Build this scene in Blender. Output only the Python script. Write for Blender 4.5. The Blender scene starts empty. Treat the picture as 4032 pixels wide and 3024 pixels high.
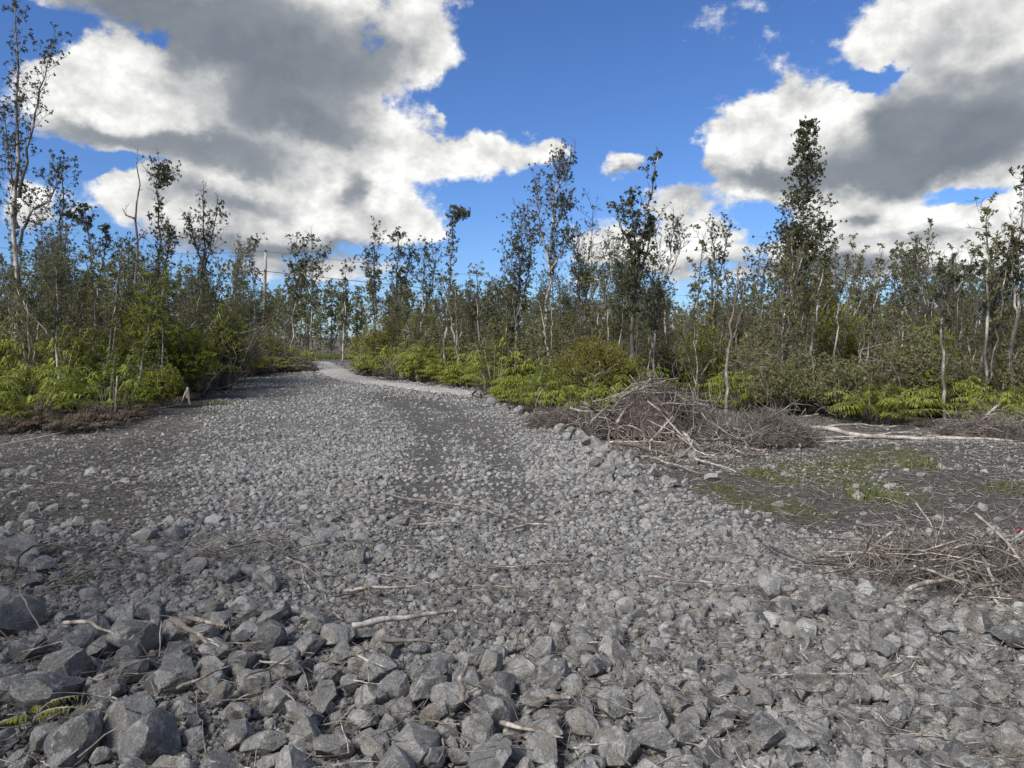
import bpy, bmesh, math, random
import numpy as np

# ------------------------------------------------------------------ camera, sky, sun, exposure
scene = bpy.context.scene
col = scene.collection
rad = math.radians
F, CX, CY = 2912.0, 2016.0, 1512.0          # focal length and centre in photograph pixels
HORIZON = 1330.0
CAM_Z = 1.7
PITCH = math.atan((CY - HORIZON) / F)

cam_d = bpy.data.cameras.new('camera')
cam_d.sensor_width = 36.0
cam_d.lens = 36.0 * F / 4032.0
cam_d.clip_start = 0.05
cam_d.clip_end = 9000
cam = bpy.data.objects.new('camera', cam_d)
col.objects.link(cam)
cam.location = (0, 0, CAM_Z)
cam.rotation_euler = (math.pi / 2 - PITCH, 0, 0)
scene.camera = cam

SUN_AZ, SUN_EL = 222.0, 42.0                 # clockwise from +Y: behind the viewer, to the left
sun_d = bpy.data.lights.new('sun', 'SUN')
sun_d.energy = 3.6
sun_d.angle = rad(24)
sun_d.color = (1.0, 0.96, 0.90)
sun = bpy.data.objects.new('sun', sun_d)
col.objects.link(sun)
sun.rotation_euler = (rad(90 - SUN_EL), 0, rad(180 - SUN_AZ))
scene.view_settings.view_transform = 'Standard'
scene.view_settings.look = 'None'
scene.view_settings.gamma = 1.0
scene.view_settings.exposure = 0.52
scene.render.engine = 'CYCLES'
scene.cycles.max_bounces = 4
scene.cycles.diffuse_bounces = 2
scene.cycles.glossy_bounces = 2
scene.cycles.transmission_bounces = 2
scene.cycles.transparent_max_bounces = 4
scene.cycles.use_denoising = True
scene.cycles.sample_clamp_indirect = 6.0


def ray(px, py):
    a, b = (px - CX) / F, (CY - py) / F
    c, s = math.cos(PITCH), math.sin(PITCH)
    return np.array((a, c + b * s, -s + b * c))


def at(px, py, Y):
    r = ray(px, py)
    t = Y / r[1]
    return np.array((r[0] * t, Y, CAM_Z + r[2] * t))


def flat(px, py):
    r = ray(px, py)
    t = -CAM_Z / r[2]
    return np.array((r[0] * t, r[1] * t))


def azel(px, py):
    r = ray(px, py)
    r = r / np.linalg.norm(r)
    return math.atan2(r[0], r[1]), math.asin(r[2])


class Nodes:
    """tiny helper to write node graphs as expressions"""
    def __init__(self, tree):
        self.t = tree
        self.n = tree.nodes
        self.l = tree.links

    def new(self, typ, **kw):
        n = self.n.new(typ)
        for k, v in kw.items():
            setattr(n, k, v)
        return n

    def put(self, sock, v):
        if v is None:
            return
        if isinstance(v, bpy.types.NodeSocket):
            self.l.new(v, sock)
        else:
            sock.default_value = v

    def math(self, op, a, b=None, c=None, clamp=False):
        n = self.new('ShaderNodeMath', operation=op, use_clamp=clamp)
        for i, v in enumerate((a, b, c)):
            self.put(n.inputs[i], v)
        return n.outputs[0]

    def vec(self, op, a, b=None, c=None, scale=None):
        n = self.new('ShaderNodeVectorMath', operation=op)
        for i, v in enumerate((a, b, c)):
            self.put(n.inputs[i], v)
        if scale is not None:
            self.put(n.inputs['Scale'], scale)
        return n.outputs['Value'] if op in ('DOT_PRODUCT', 'LENGTH', 'DISTANCE') else n.outputs[0]

    def noise(self, vec, scale, detail=4.0, rough=0.5, out='Fac', dist=0.0):
        n = self.new('ShaderNodeTexNoise')
        self.put(n.inputs['Vector'], vec)
        n.inputs['Scale'].default_value = scale
        n.inputs['Detail'].default_value = detail
        n.inputs['Roughness'].default_value = rough
        n.inputs['Distortion'].default_value = dist
        return n.outputs[out]

    def smooth(self, v, a, b, lo=0.0, hi=1.0):
        n = self.new('ShaderNodeMapRange', interpolation_type='SMOOTHSTEP')
        self.put(n.inputs['Value'], v)
        n.inputs['From Min'].default_value = a
        n.inputs['From Max'].default_value = b
        n.inputs['To Min'].default_value = lo
        n.inputs['To Max'].default_value = hi
        return n.outputs[0]

    def ramp(self, v, stops, mode='LINEAR'):
        n = self.new('ShaderNodeValToRGB')
        n.color_ramp.interpolation = mode
        e = n.color_ramp.elements
        while len(e) < len(stops):
            e.new(0.5)
        for q, (p, c) in zip(e, stops):
            q.position = p
            q.color = (*c, 1)
        self.put(n.inputs[0], v)
        return n.outputs[0]

    def mix(self, f, a, b, blend='MIX'):
        n = self.new('ShaderNodeMix', data_type='RGBA', blend_type=blend)
        self.put(n.inputs['Factor'], f)
        for s, v in ((n.inputs[6], a), (n.inputs[7], b)):
            if isinstance(v, tuple) and len(v) == 3:
                v = (*v, 1)
            self.put(s, v)
        return n.outputs[2]


# ---- sky: Nishita blue with procedural cumulus
world = bpy.data.worlds.new('World')
scene.world = world
world.use_nodes = True
wt = world.node_tree
wt.nodes.clear()
N = Nodes(wt)
try:
    world.cycles.sampling_method = 'NONE'
except Exception:
    pass
gen = N.new('ShaderNodeTexCoord').outputs['Generated']
sky = N.new('ShaderNodeTexSky', sky_type='NISHITA')
sky.sun_disc = False
sky.sun_elevation = rad(SUN_EL)
sky.sun_rotation = rad(SUN_AZ)
sky.altitude = 300
sky.air_density = 1.0
sky.dust_density = 0.3
sky.ozone_density = 3.0
sep = N.new('ShaderNodeSeparateXYZ')
wt.links.new(gen, sep.inputs[0])
gx, gy, gz_ = sep.outputs
az = N.math('ARCTAN2', gx, gy)
el = N.math('ARCSINE', gz_)
comb = N.new('ShaderNodeCombineXYZ')
wt.links.new(az, comb.inputs[0])
wt.links.new(el, comb.inputs[1])
p0 = comb.outputs[0]
dirv = N.vec('MULTIPLY', gen, (1.0, 1.0, 1.35))
w1 = N.noise(dirv, 8.0, 5.0, 0.6, 'Color')
w1 = N.vec('MULTIPLY', N.vec('SUBTRACT', w1, (0.5, 0.5, 0.5)), (0.13, 0.10, 0.0))
pw = N.vec('ADD', p0, w1)
fb = N.noise(dirv, 15.0, 7.0, 0.62)
SUNOFF = (-0.008, -0.004, 0.026)              # towards the light, for the relief of the billows
fb2 = N.noise(N.vec('ADD', dirv, SUNOFF), 15.0, 4.0, 0.62)


def blobs(lst):
    acc = 0.0
    for cx, cy, sx, sy, w in lst:
        a, e = azel(cx, cy)
        ia, ie = F / sx, F / sy
        q = N.vec('MULTIPLY_ADD', pw, (ia, ie, 0), (-a * ia, -e * ie, 0))
        g = N.math('POWER', 0.36788, N.vec('DOT_PRODUCT', q, q))
        acc = N.math('MULTIPLY_ADD', g, w, acc)
    return acc


COVER = [(300, -60, 330, 90, 1.1), (760, 40, 260, 130, 1.2), (1150, 120, 330, 220, 1.3), (1250, 350, 260, 170, 1.3), (980, 440, 230, 100, 1.0),
         (230, 370, 150, 110, 1.0), (430, 300, 190, 130, 1.2), (620, 260, 140, 110, 1.1), (600, 430, 260, 100, 1.2), (1620, 40, 190, 170, 1.2), (1720, 190, 90, 110, .6),
         (1500, 390, 110, 100, 1.0), (1590, 450, 60, 40, .5), (850, 570, 330, 50, .9), (560, 560, 200, 40, .45),
         (1180, 620, 200, 90, 1.2), (1440, 610, 180, 100, 1.3), (1680, 570, 150, 80, 1.4), (1880, 570, 130, 75, 1.4), (2050, 600, 110, 62, 1.4), (2190, 605, 70, 38, 1.2),
         (1380, 760, 190, 120, 1.3), (1080, 760, 230, 110, 1.2), (820, 740, 200, 100, 1.2), (540, 740, 150, 75, 1.3), (420, 760, 80, 50, .7), (800, 860, 270, 80, 1.1), (1180, 900, 300, 90, 1.2), (1520, 870, 180, 80, 1.2), (1690, 880, 60, 50, .7),
         (2430, 690, 95, 45, 1.5), (2540, 690, 60, 40, .8), (150, 800, 90, 100, .9), (1745, 440, 28, 25, .7),
         (3480, 60, 150, 110, 1.0), (3700, 110, 230, 150, 1.3), (3950, 130, 200, 200, 1.3), (3430, 190, 90, 50, .6), (3950, 400, 240, 150, 1.3), (3750, 520, 220, 150, 1.3), (3560, 600, 180, 110, 1.2), (3980, 600, 200, 90, 1.1),
         (3230, 390, 170, 85, 1.4), (3080, 450, 150, 110, 1.4), (2920, 590, 120, 110, 1.4), (2860, 690, 110, 70, 1.1), (3100, 640, 190, 110, 1.3), (3330, 600, 140, 120, 1.2), (3100, 760, 130, 40, .7), (3420, 410, 50, 30, .5),
         (3330, 830, 120, 90, 1.3), (3480, 790, 90, 60, .9), (3560, 900, 180, 90, 1.3), (3800, 920, 180, 90, 1.3), (3960, 850, 120, 80, 1.3), (3300, 990, 380, 70, 1.2),
         (2640, 800, 110, 50, 1.0), (2740, 890, 140, 80, 1.3), (2420, 950, 190, 80, 1.2), (2560, 1010, 300, 50, 1.2),
         (1200, 1050, 450, 45, 1.0), (3250, 1070, 420, 40, .8), (3300, 1110, 800, 30, .8), (2780, 70, 60, 50, .50), (2950, 35, 90, 35, .45),
         (575, 165, 60, 50, -1.5), (120, 160, 110, 70, -1.2), (380, 645, 240, 38, -1.3), (80, 600, 120, 60, -.8), (1320, 325, 50, 20, -.7), (2050, 300, 260, 190, -.8), (1950, 800, 150, 80, -.8),
         (3470, 300, 140, 45, -1.3), (2960, 870, 60, 50, -1.0), (3740, 775, 130, 30, -1.2), (2700, 600, 110, 140, -.6)]
SHADE = [(620, 30, 330, 110, .7), (1200, 1060, 480, 35, .6), (1150, 320, 300, 200, 1.05), (900, 130, 300, 150, .75), (330, 20, 250, 90, .7), (1250, 490, 260, 60, .6), (1500, 210, 180, 150, .6), (720, 180, 90, 70, .4),
         (700, 560, 380, 35, .85), (920, 640, 260, 45, .75), (930, 790, 260, 45, .8), (1410, 740, 45, 80, .8), (720, 720, 120, 40, .35), (850, 850, 350, 60, .4),
         (850, 930, 460, 35, .6), (1250, 985, 480, 45, .9), (1500, 850, 110, 50, .4),
         (3880, 480, 280, 140, 1.0), (3600, 600, 220, 110, .95), (3330, 690, 260, 55, .75), (3540, 480, 110, 80, .6), (2980, 730, 200, 45, .85), (3250, 600, 110, 70, .4),
         (3700, 170, 240, 110, .45), (3920, 290, 200, 50, .35), (3100, 1065, 400, 35, .8), (3450, 1090, 540, 35, .7), (3390, 880, 50, 32, .9),
         (3720, 950, 300, 25, .6), (2550, 1050, 300, 32, .6), (2680, 800, 130, 35, .5), (2440, 715, 110, 20, .7), (300, 480, 230, 30, .4)]
# outside the picture the sky carries on with the same broken cumulus
outm = N.smooth(N.math('MAXIMUM', N.math('DIVIDE', N.math('ABSOLUTE', az), 0.66), N.math('DIVIDE', el, 0.52)), 0.98, 1.22)
lo = N.math('SUBTRACT', N.noise(N.vec('ADD', dirv, (4.3, 1.7, 0.4)), 8.0, 4.0, 0.5), 0.5)
skyc = N.vec('MULTIPLY', sky.outputs[0], (0.72, 1.0, 1.48))


def background(colr, strength):
    b = N.new('ShaderNodeBackground')
    wt.links.new(colr, b.inputs[0])
    b.inputs[1].default_value = strength
    return b.outputs[0]


def mixed(fac, a, b):
    x = N.new('ShaderNodeMixShader')
    wt.links.new(fac, x.inputs[0])
    wt.links.new(a, x.inputs[1])
    wt.links.new(b, x.inputs[2])
    return x.outputs[0]


def cloudy(cov, shd):
    dens = N.math('MULTIPLY_ADD', N.math('SUBTRACT', fb, 0.5), 2.9, cov)
    alpha = N.smooth(dens, 0.38, 1.02)
    thick = N.smooth(dens, 0.50, 1.35)
    sh = N.smooth(N.math('MULTIPLY_ADD', lo, 1.9, shd), 0.0, 1.28)
    edge = N.math('MULTIPLY_ADD', sh, -0.75, 1.0)
    relief = N.math('MULTIPLY', N.math('SUBTRACT', fb, fb2), N.math('MULTIPLY', edge, 1.1))
    lum = N.math('SUBTRACT', 0.92, N.math('MULTIPLY', sh, 0.88))
    lum = N.math('ADD', lum, relief)
    lum = N.math('ADD', lum, N.math('MULTIPLY', lo, 0.55))
    lum = N.math('SUBTRACT', lum, N.math('MULTIPLY', N.math('SUBTRACT', 1.0, thick), 0.05), clamp=True)
    ccol = N.ramp(lum, [(0.0, (0.195, 0.225, 0.265)), (0.3, (0.31, 0.335, 0.37)), (0.6, (0.55, 0.56, 0.565)), (0.85, (0.80, 0.80, 0.78)), (1.0, (0.98, 0.98, 0.96))])
    return mixed(alpha, background(skyc, SKY_STRENGTH), background(ccol, CLOUD_STRENGTH))


SKY_STRENGTH, CLOUD_STRENGTH = 0.064, 0.73
inside = cloudy(blobs(COVER), blobs(SHADE))
big = N.noise(dirv, 2.2, 3.0, 0.5)
outside = cloudy(N.smooth(big, 0.42, 0.62, 0.0, 1.1), N.smooth(big, 0.5, 0.7, 0.0, 0.9))
wo = N.new('ShaderNodeOutputWorld')
wt.links.new(mixed(outm, inside, outside), wo.inputs[0])

# ------------------------------------------------------------------ helpers
RS = np.random.RandomState


def lattice(ix, iy, seed):
    h = (ix.astype(np.int64) * 374761393 + iy.astype(np.int64) * 668265263 + seed * 974711) & 0x7fffffff
    h = ((h ^ (h >> 13)) * 1274126177) & 0x7fffffff
    return ((h ^ (h >> 16)) & 0xffff) / 65535.0


def vnoise(x, y, seed=0):
    x = np.asarray(x, float)
    y = np.asarray(y, float)
    ix, iy = np.floor(x), np.floor(y)
    fx, fy = x - ix, y - iy
    fx, fy = fx * fx * (3 - 2 * fx), fy * fy * (3 - 2 * fy)
    a, b = lattice(ix, iy, seed), lattice(ix + 1, iy, seed)
    c, d = lattice(ix, iy + 1, seed), lattice(ix + 1, iy + 1, seed)
    return (a * (1 - fx) + b * fx) * (1 - fy) + (c * (1 - fx) + d * fx) * fy


def fbm(x, y, seed=0, oct=4):
    s, a, t = 0.0, 0.5, 0.0
    for k in range(oct):
        s = s + a * vnoise(np.asarray(x) * 2 ** k, np.asarray(y) * 2 ** k, seed + k * 7)
        t += a
        a *= 0.5
    return s / t


def sstep(v, a, b):
    t = np.clip((np.asarray(v, float) - a) / (b - a), 0, 1)
    return t * t * (3 - 2 * t)


def inpoly(x, y, poly):
    x = np.asarray(x, float)
    y = np.asarray(y, float)
    r = np.zeros(np.broadcast(x, y).shape, bool)
    n = len(poly)
    for i in range(n):
        x1, y1 = poly[i]
        x2, y2 = poly[(i + 1) % n]
        if y1 == y2:
            continue
        c = ((y1 > y) != (y2 > y)) & (x < (x2 - x1) * (y - y1) / (y2 - y1) + x1)
        r ^= c
    return r


def polydist(x, y, pts):
    """distance to an open polyline"""
    x = np.asarray(x, float)
    y = np.asarray(y, float)
    d = np.full(np.broadcast(x, y).shape, 1e9)
    for (x1, y1), (x2, y2) in zip(pts[:-1], pts[1:]):
        dx, dy = x2 - x1, y2 - y1
        t = np.clip(((x - x1) * dx + (y - y1) * dy) / (dx * dx + dy * dy), 0, 1)
        d = np.minimum(d, np.hypot(x - x1 - t * dx, y - y1 - t * dy))
    return d


def mesh_np(name, verts, faces, mat=None, smooth=False):
    """faces: one (M,k) array, or a list of such arrays"""
    verts = np.asarray(verts, np.float32).reshape(-1, 3)
    if not isinstance(faces, list):
        faces = [faces]
    faces = [np.asarray(f, np.int32) for f in faces if len(f)]
    me = bpy.data.meshes.new(name)
    me.vertices.add(len(verts))
    me.vertices.foreach_set('co', verts.ravel())
    loops = np.concatenate([f.ravel() for f in faces])
    tot = np.concatenate([np.full(len(f), f.shape[1], np.int32) for f in faces])
    start = np.concatenate([[0], np.cumsum(tot)[:-1]]).astype(np.int32)
    me.loops.add(len(loops))
    me.loops.foreach_set('vertex_index', loops)
    me.polygons.add(len(tot))
    me.polygons.foreach_set('loop_start', start)
    me.polygons.foreach_set('use_smooth', np.full(len(tot), smooth, bool))
    me.update(calc_edges=True)
    me.validate()
    if mat:
        me.materials.append(mat)
    return me


def link(name, me, parent=None, loc=None, rot=None, scale=None):
    o = bpy.data.objects.new(name, me)
    col.objects.link(o)
    if parent is not None:
        o.parent = parent
    if loc is not None:
        o.location = tuple(float(v) for v in loc)
    if rot is not None:
        o.rotation_euler = tuple(float(v) for v in rot)
    if scale is not None:
        o.scale = tuple(float(v) for v in scale) if hasattr(scale, '__len__') else (float(scale),) * 3
    return o


def tag(o, label=None, cat=None, group=None, kind=None):
    if label:
        o['label'] = label
    if cat:
        o['category'] = cat
    if group:
        o['group'] = group
    if kind:
        o['kind'] = kind
    return o


def unit(v):
    return v / np.maximum(np.linalg.norm(v, axis=-1, keepdims=True), 1e-9)


class MB:
    """collects vertices and equal-sized faces"""
    def __init__(self):
        self.v, self.f, self.n = [], {}, 0

    def add(self, v, f):
        v = np.asarray(v, float).reshape(-1, 3)
        f = np.asarray(f, int)
        self.f.setdefault(f.shape[1], []).append(f + self.n)
        self.v.append(v)
        self.n += len(v)

    def tubes(self, P, R, S=5, caps=True):
        """P (n,k,3) paths, R (n,k) radii"""
        P = np.asarray(P, float)
        R = np.asarray(R, float)
        if P.ndim == 2:
            P, R = P[None], R[None]
        n, k, _ = P.shape
        if n == 0:
            return
        T = unit(np.gradient(P, axis=1))
        ax = unit(P[:, -1] - P[:, 0])
        ref = np.zeros((n, 3))
        ref[np.arange(n), np.argmin(np.abs(ax), axis=1)] = 1.0
        U = unit(np.cross(T, ref[:, None, :]))
        W = np.cross(T, U)
        a = np.arange(S) / S * 2 * np.pi
        ring = P[:, :, None, :] + R[:, :, None, None] * (np.cos(a)[None, None, :, None] * U[:, :, None, :] + np.sin(a)[None, None, :, None] * W[:, :, None, :])
        base = (np.arange(n) * k * S)[:, None, None]
        i = np.arange(k - 1)[None, :, None] * S
        s = np.arange(S)[None, None, :]
        s2 = (s + 1) % S
        f = np.stack([base + i + s, base + i + s2, base + i + S + s2, base + i + S + s], -1).reshape(-1, 4)
        self.add(ring, f)
        for end in ((0, k - 1) if caps else ()):
            c = base[:, 0, :] + end * S + np.arange(S)[None, :]
            f2 = np.stack([np.stack([c[:, 0], c[:, j], c[:, j + 1]], -1) for j in range(1, S - 1)], 1).reshape(-1, 3)
            self.f.setdefault(3, []).append((f2[:, ::-1] if end == 0 else f2) + self.n - n * k * S)

    def box(self, c, h, rotz=0.0):
        c = np.asarray(c, float)
        q = np.array([(x, y, z) for z in (-1, 1) for y in (-1, 1) for x in (-1, 1)], float) * np.asarray(h, float)
        co, si = math.cos(rotz), math.sin(rotz)
        q = np.stack([q[:, 0] * co - q[:, 1] * si, q[:, 0] * si + q[:, 1] * co, q[:, 2]], -1) + c
        self.add(q, [(0, 2, 3, 1), (4, 5, 7, 6), (0, 1, 5, 4), (2, 6, 7, 3), (0, 4, 6, 2), (1, 3, 7, 5)])

    def mesh(self, name, mat=None, smooth=False):
        return mesh_np(name, np.concatenate(self.v), [np.concatenate(f) for f in self.f.values()], mat, smooth)


def resample(pts, k):
    pts = np.asarray(pts, float)
    d = np.concatenate([[0], np.cumsum(np.linalg.norm(np.diff(pts, axis=0), axis=1))])
    t = np.linspace(0, d[-1], k)
    return np.stack([np.interp(t, d, pts[:, i]) for i in range(3)], -1)


def walk(rs, P0, D0, L, K, jit, up):
    """crooked paths: (n,K,3)"""
    n = len(P0)
    out = np.zeros((n, K, 3))
    out[:, 0] = P0
    d = unit(np.asarray(D0, float))
    L = np.broadcast_to(L, (n,))
    for i in range(1, K):
        d = unit(d + rs.normal(0, jit, (n, 3)) + np.array((0, 0, up)))
        out[:, i] = out[:, i - 1] + d * (L / (K - 1))[:, None]
    return out


# ------------------------------------------------------------------ materials
def material(name):
    m = bpy.data.materials.new(name)
    m.use_nodes = True
    m.node_tree.nodes.clear()
    return m, Nodes(m.node_tree)


def finish(n, colr, rough=0.85, bump=None, bstr=0.4, bdist=0.01, spec=0.3):
    b = n.new('ShaderNodeBsdfPrincipled')
    n.put(b.inputs['Base Color'], colr if not isinstance(colr, tuple) else (*colr, 1))
    n.put(b.inputs['Roughness'], rough)
    b.inputs['Specular IOR Level'].default_value = spec
    if bump is not None:
        bn = n.new('ShaderNodeBump')
        bn.inputs['Strength'].default_value = bstr
        bn.inputs['Distance'].default_value = bdist
        n.put(bn.inputs['Height'], bump)
        n.l.new(bn.outputs[0], b.inputs['Normal'])
    o = n.new('ShaderNodeOutputMaterial')
    n.l.new(b.outputs[0], o.inputs[0])
    return b


def rnd_value(n):
    g = n.new('ShaderNodeNewGeometry')
    oi = n.new('ShaderNodeObjectInfo')
    s = n.math('ADD', g.outputs['Random Per Island'], n.math('MULTIPLY', oi.outputs['Random'], 7.31))
    return n.math('FRACT', s), g.outputs['Position']


def rock_material(name, gain=1.0, crust=1.0):
    m, n = material(name)
    r, pos = rnd_value(n)
    g = lambda c: (c[0] * gain * 1.01, c[1] * gain, c[2] * gain * .975)
    base = n.ramp(r, [(0.0, g((.075, .077, .082))), (0.22, g((.187, .186, .182))), (0.42, g((.110, .110, .108))), (0.58, g((.257, .253, .242))),
                      (0.78, g((.200, .192, .176))), (0.86, g((.165, .145, .122))), (0.92, g((.320, .320, .312))), (1.0, g((.13, .132, .138)))])
    off = n.vec('ADD', pos, n.vec('SCALE', (3.1, 1.7, 2.3), scale=r))
    big = n.noise(off, 11.0, 5.0, 0.65)
    mid = n.noise(off, 42.0, 5.0, 0.7)
    fine = n.noise(off, 150.0, 3.0, 0.7)
    c = n.mix(n.smooth(big, 0.48, 0.62, 0.0, 0.75 * crust), base, g((.40, .393, .372)))       # pale weathered crust
    c = n.mix(n.smooth(n.noise(off, 6.0, 3.0, 0.6), 0.56, 0.68, 0.0, 0.45), c, g((.23, .195, .15)))
    c = n.mix(n.smooth(mid, 0.54, 0.68, 0.0, 0.65), c, g((.085, .082, .080)))          # dark pores
    c = n.mix(n.smooth(mid, 0.44, 0.33, 0.0, 0.45), c, g((.38, .37, .35)))
    c = n.mix(n.smooth(fine, 0.38, 0.60, 0.42, 0.0), c, g((.055, .053, .050)))
    h = n.math('ADD', n.math('MULTIPLY', mid, 0.9), n.math('MULTIPLY', fine, 0.4))
    finish(n, c, 0.97, h, 1.0, 0.022, 0.1)
    return m


M = {}
M['rock'] = rock_material('basalt_rock', 1.3, .9)
M['rubble'] = rock_material('crushed_basalt', 1.52, .75)
M['pale_rock'] = rock_material('weathered_boulder', 1.35)


def bark(name, pale, dark, sc=6.0, bias=0.5):
    m, n = material(name)
    tc = n.new('ShaderNodeTexCoord').outputs['Object']
    oi = n.new('ShaderNodeObjectInfo').outputs['Random']
    v = n.vec('MULTIPLY', n.vec('ADD', tc, n.vec('SCALE', (9.1, 4.7, 3.3), scale=oi)), (1, 1, 0.32))
    a = n.noise(v, sc, 6.0, 0.65)
    b = n.noise(v, sc * 5, 4.0, 0.7)
    c = n.mix(n.smooth(n.math('ADD', a, n.math('MULTIPLY', oi, 0.14)), bias - 0.06, bias + 0.12), pale, dark)
    c = n.mix(n.smooth(b, 0.5, 0.75, 0.0, 0.75), c, tuple(x * 0.45 for x in dark))
    finish(n, c, 0.9, n.math('ADD', a, b), 0.6, 0.01, 0.15)
    return m


M['bark'] = bark('pale_bark', (.52, .48, .42), (.12, .105, .09), 5.0, 0.50)
M['dark_bark'] = bark('lichened_bark', (.24, .22, .195), (.075, .066, .058), 6.0, 0.48)
M['dead_wood'] = bark('weathered_dead_wood', (.50, .455, .395), (.20, .165, .135), 14.0, 0.50)
M['twig'] = bark('brown_twigs', (.41, .365, .315), (.17, .145, .12), 7.0, 0.48)
M['root'] = bark('fibrous_roots', (.29, .255, .225), (.125, .105, .090), 5.0, 0.5)
M['pole_wood'] = bark('utility_pole_wood', (.46, .43, .38), (.26, .23, .19), 2.0, 0.55)


def leaf_material(name, stops, trans=0.3, objvar=0.35, rough=0.75):
    m, n = material(name)
    g = n.new('ShaderNodeNewGeometry')
    oi = n.new('ShaderNodeObjectInfo').outputs['Random']
    r = n.math('FRACT', n.math('ADD', n.math('MULTIPLY', g.outputs['Random Per Island'], 1.0 - objvar), n.math('MULTIPLY', oi, objvar)))
    c = n.ramp(r, stops)
    b = n.new('ShaderNodeBsdfPrincipled')
    n.l.new(c, b.inputs['Base Color'])
    b.inputs['Roughness'].default_value = rough
    b.inputs['Specular IOR Level'].default_value = 0.15
    t = n.new('ShaderNodeBsdfTranslucent')
    n.l.new(n.mix(0.35, c, (.16, .22, .03)), t.inputs[0])
    x = n.new('ShaderNodeMixShader')
    x.inputs[0].default_value = trans
    n.l.new(b.outputs[0], x.inputs[1])
    n.l.new(t.outputs[0], x.inputs[2])
    o = n.new('ShaderNodeOutputMaterial')
    n.l.new(x.outputs[0], o.inputs[0])
    return m


M['leaf'] = leaf_material('grey_green_leaves', [(0.0, (.135, .135, .064)), (0.3, (.220, .210, .102)), (0.55, (.175, .172, .080)), (0.75, (.265, .245, .125)), (0.9, (.200, .170, .088)), (1.0, (.20, .14, .085))], 0.42)
M['leaf_far'] = leaf_material('far_forest_leaves', [(0.0, (.155, .155, .080)), (0.4, (.230, .220, .115)), (0.7, (.190, .190, .092)), (1.0, (.265, .24, .135))], 0.42)
M['leaf_dark'] = leaf_material('dark_tuft_leaves', [(0.0, (.045, .052, .028)), (0.4, (.078, .084, .042)), (0.75, (.105, .108, .056)), (1.0, (.10, .07, .045))], 0.25)
M['lime'] = leaf_material('yellow_green_leaves', [(0.0, (.105, .130, .026)), (0.4, (.205, .230, .040)), (0.75, (.290, .295, .050)), (1.0, (.16, .18, .04))], 0.42)
M['olive'] = leaf_material('olive_leaves', [(0.0, (.140, .122, .030)), (0.5, (.220, .195, .048)), (0.8, (.180, .172, .042)), (1.0, (.24, .19, .06))], 0.28)
M['fern'] = leaf_material('fern_green', [(0.0, (.075, .105, .020)), (0.3, (.160, .205, .032)), (0.6, (.270, .310, .045)), (0.82, (.330, .325, .060)), (0.93, (.28, .21, .06)), (1.0, (.15, .105, .055))], 0.4, 0.4)
M['dead_fern'] = leaf_material('dead_fern_brown', [(0.0, (.065, .046, .034)), (0.5, (.120, .088, .066)), (0.85, (.160, .120, .085)), (1.0, (.12, .12, .05))], 0.2)
M['grass'] = leaf_material('grass_green', [(0.0, (.085, .110, .028)), (0.5, (.150, .175, .045)), (0.8, (.205, .215, .070)), (1.0, (.26, .23, .12))], 0.35, 0.0)


def plain(name, c, rough=0.7, var=0.12, scale=40.0):
    m, n = material(name)
    tc = n.new('ShaderNodeTexCoord').outputs['Object']
    a = n.noise(tc, scale, 4.0, 0.6)
    cc = n.mix(n.smooth(a, 0.3, 0.7), tuple(v * (1 - var) for v in c), tuple(min(1, v * (1 + var)) for v in c))
    finish(n, cc, rough, a, 0.2, 0.005, 0.3)
    return m


M['stake'] = plain('sawn_pine', (.70, .53, .38), 0.75, 0.15, 60)
M['ribbon'] = plain('pink_ribbon', (.86, .64, .62), 0.45, 0.08, 30)
M['string'] = plain('white_string', (.72, .68, .56), 0.8, 0.1, 80)
M['wire'] = plain('black_cable', (.03, .03, .033), 0.6, 0.1, 5)
M['red'] = plain('red_plastic', (.75, .05, .06), 0.5, 0.1, 30)


# landmarks along the picture, used to say where a thing of many stands
MARKS = [(60, 'tallest pale tree'), (240, 'slim dark-trunked tree'), (390, 'tall narrow tree'), (525, 'bare dead snag'), (625, 'bare-tipped tree'), (800, 'curled-tip tree'), (1040, 'utility pole'), (1236, 'arching-bough tree'), (1360, 'flat-topped driveway tree'),
         (1480, 'wispy tree by the bend'), (1570, 'twin-topped bushy tree'), (1680, 'paired pale trunks'), (1770, 'thin single-bough tree'), (1920, 'end of the driveway'), (2050, 'bushy multi-stemmed tree'), (2180, 'antler-branched tree'), (2320, 'sinuous-boughed tree'), (2500, 'leaning tufted tree'),
         (2640, 'airy upswept tree'), (2820, 'two-stemmed round-topped tree'), (2960, 'small rounded tree'), (3170, 'tall conical tree'), (3270, 'small conical tree'), (3395, 'thin bare stem'), (3590, 'umbrella-crowned tree'), (3750, 'white-trunked tree'), (3890, 'spreading right-hand tree'), (4000, 'right-edge tree')]


def beside(px):
    p, nm = min(MARKS, key=lambda q: abs(q[0] - px))
    if abs(px - p) < 28:
        return 'in line with the ' + nm
    return ('left of the ' if px < p else 'right of the ') + nm


_lab_group = {}


def group_for(label, group):
    """things that share a label share its group"""
    return _lab_group.setdefault(label, group)

# ------------------------------------------------------------------ ground
def G(px, py):
    return tuple(flat(px, py))


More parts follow.
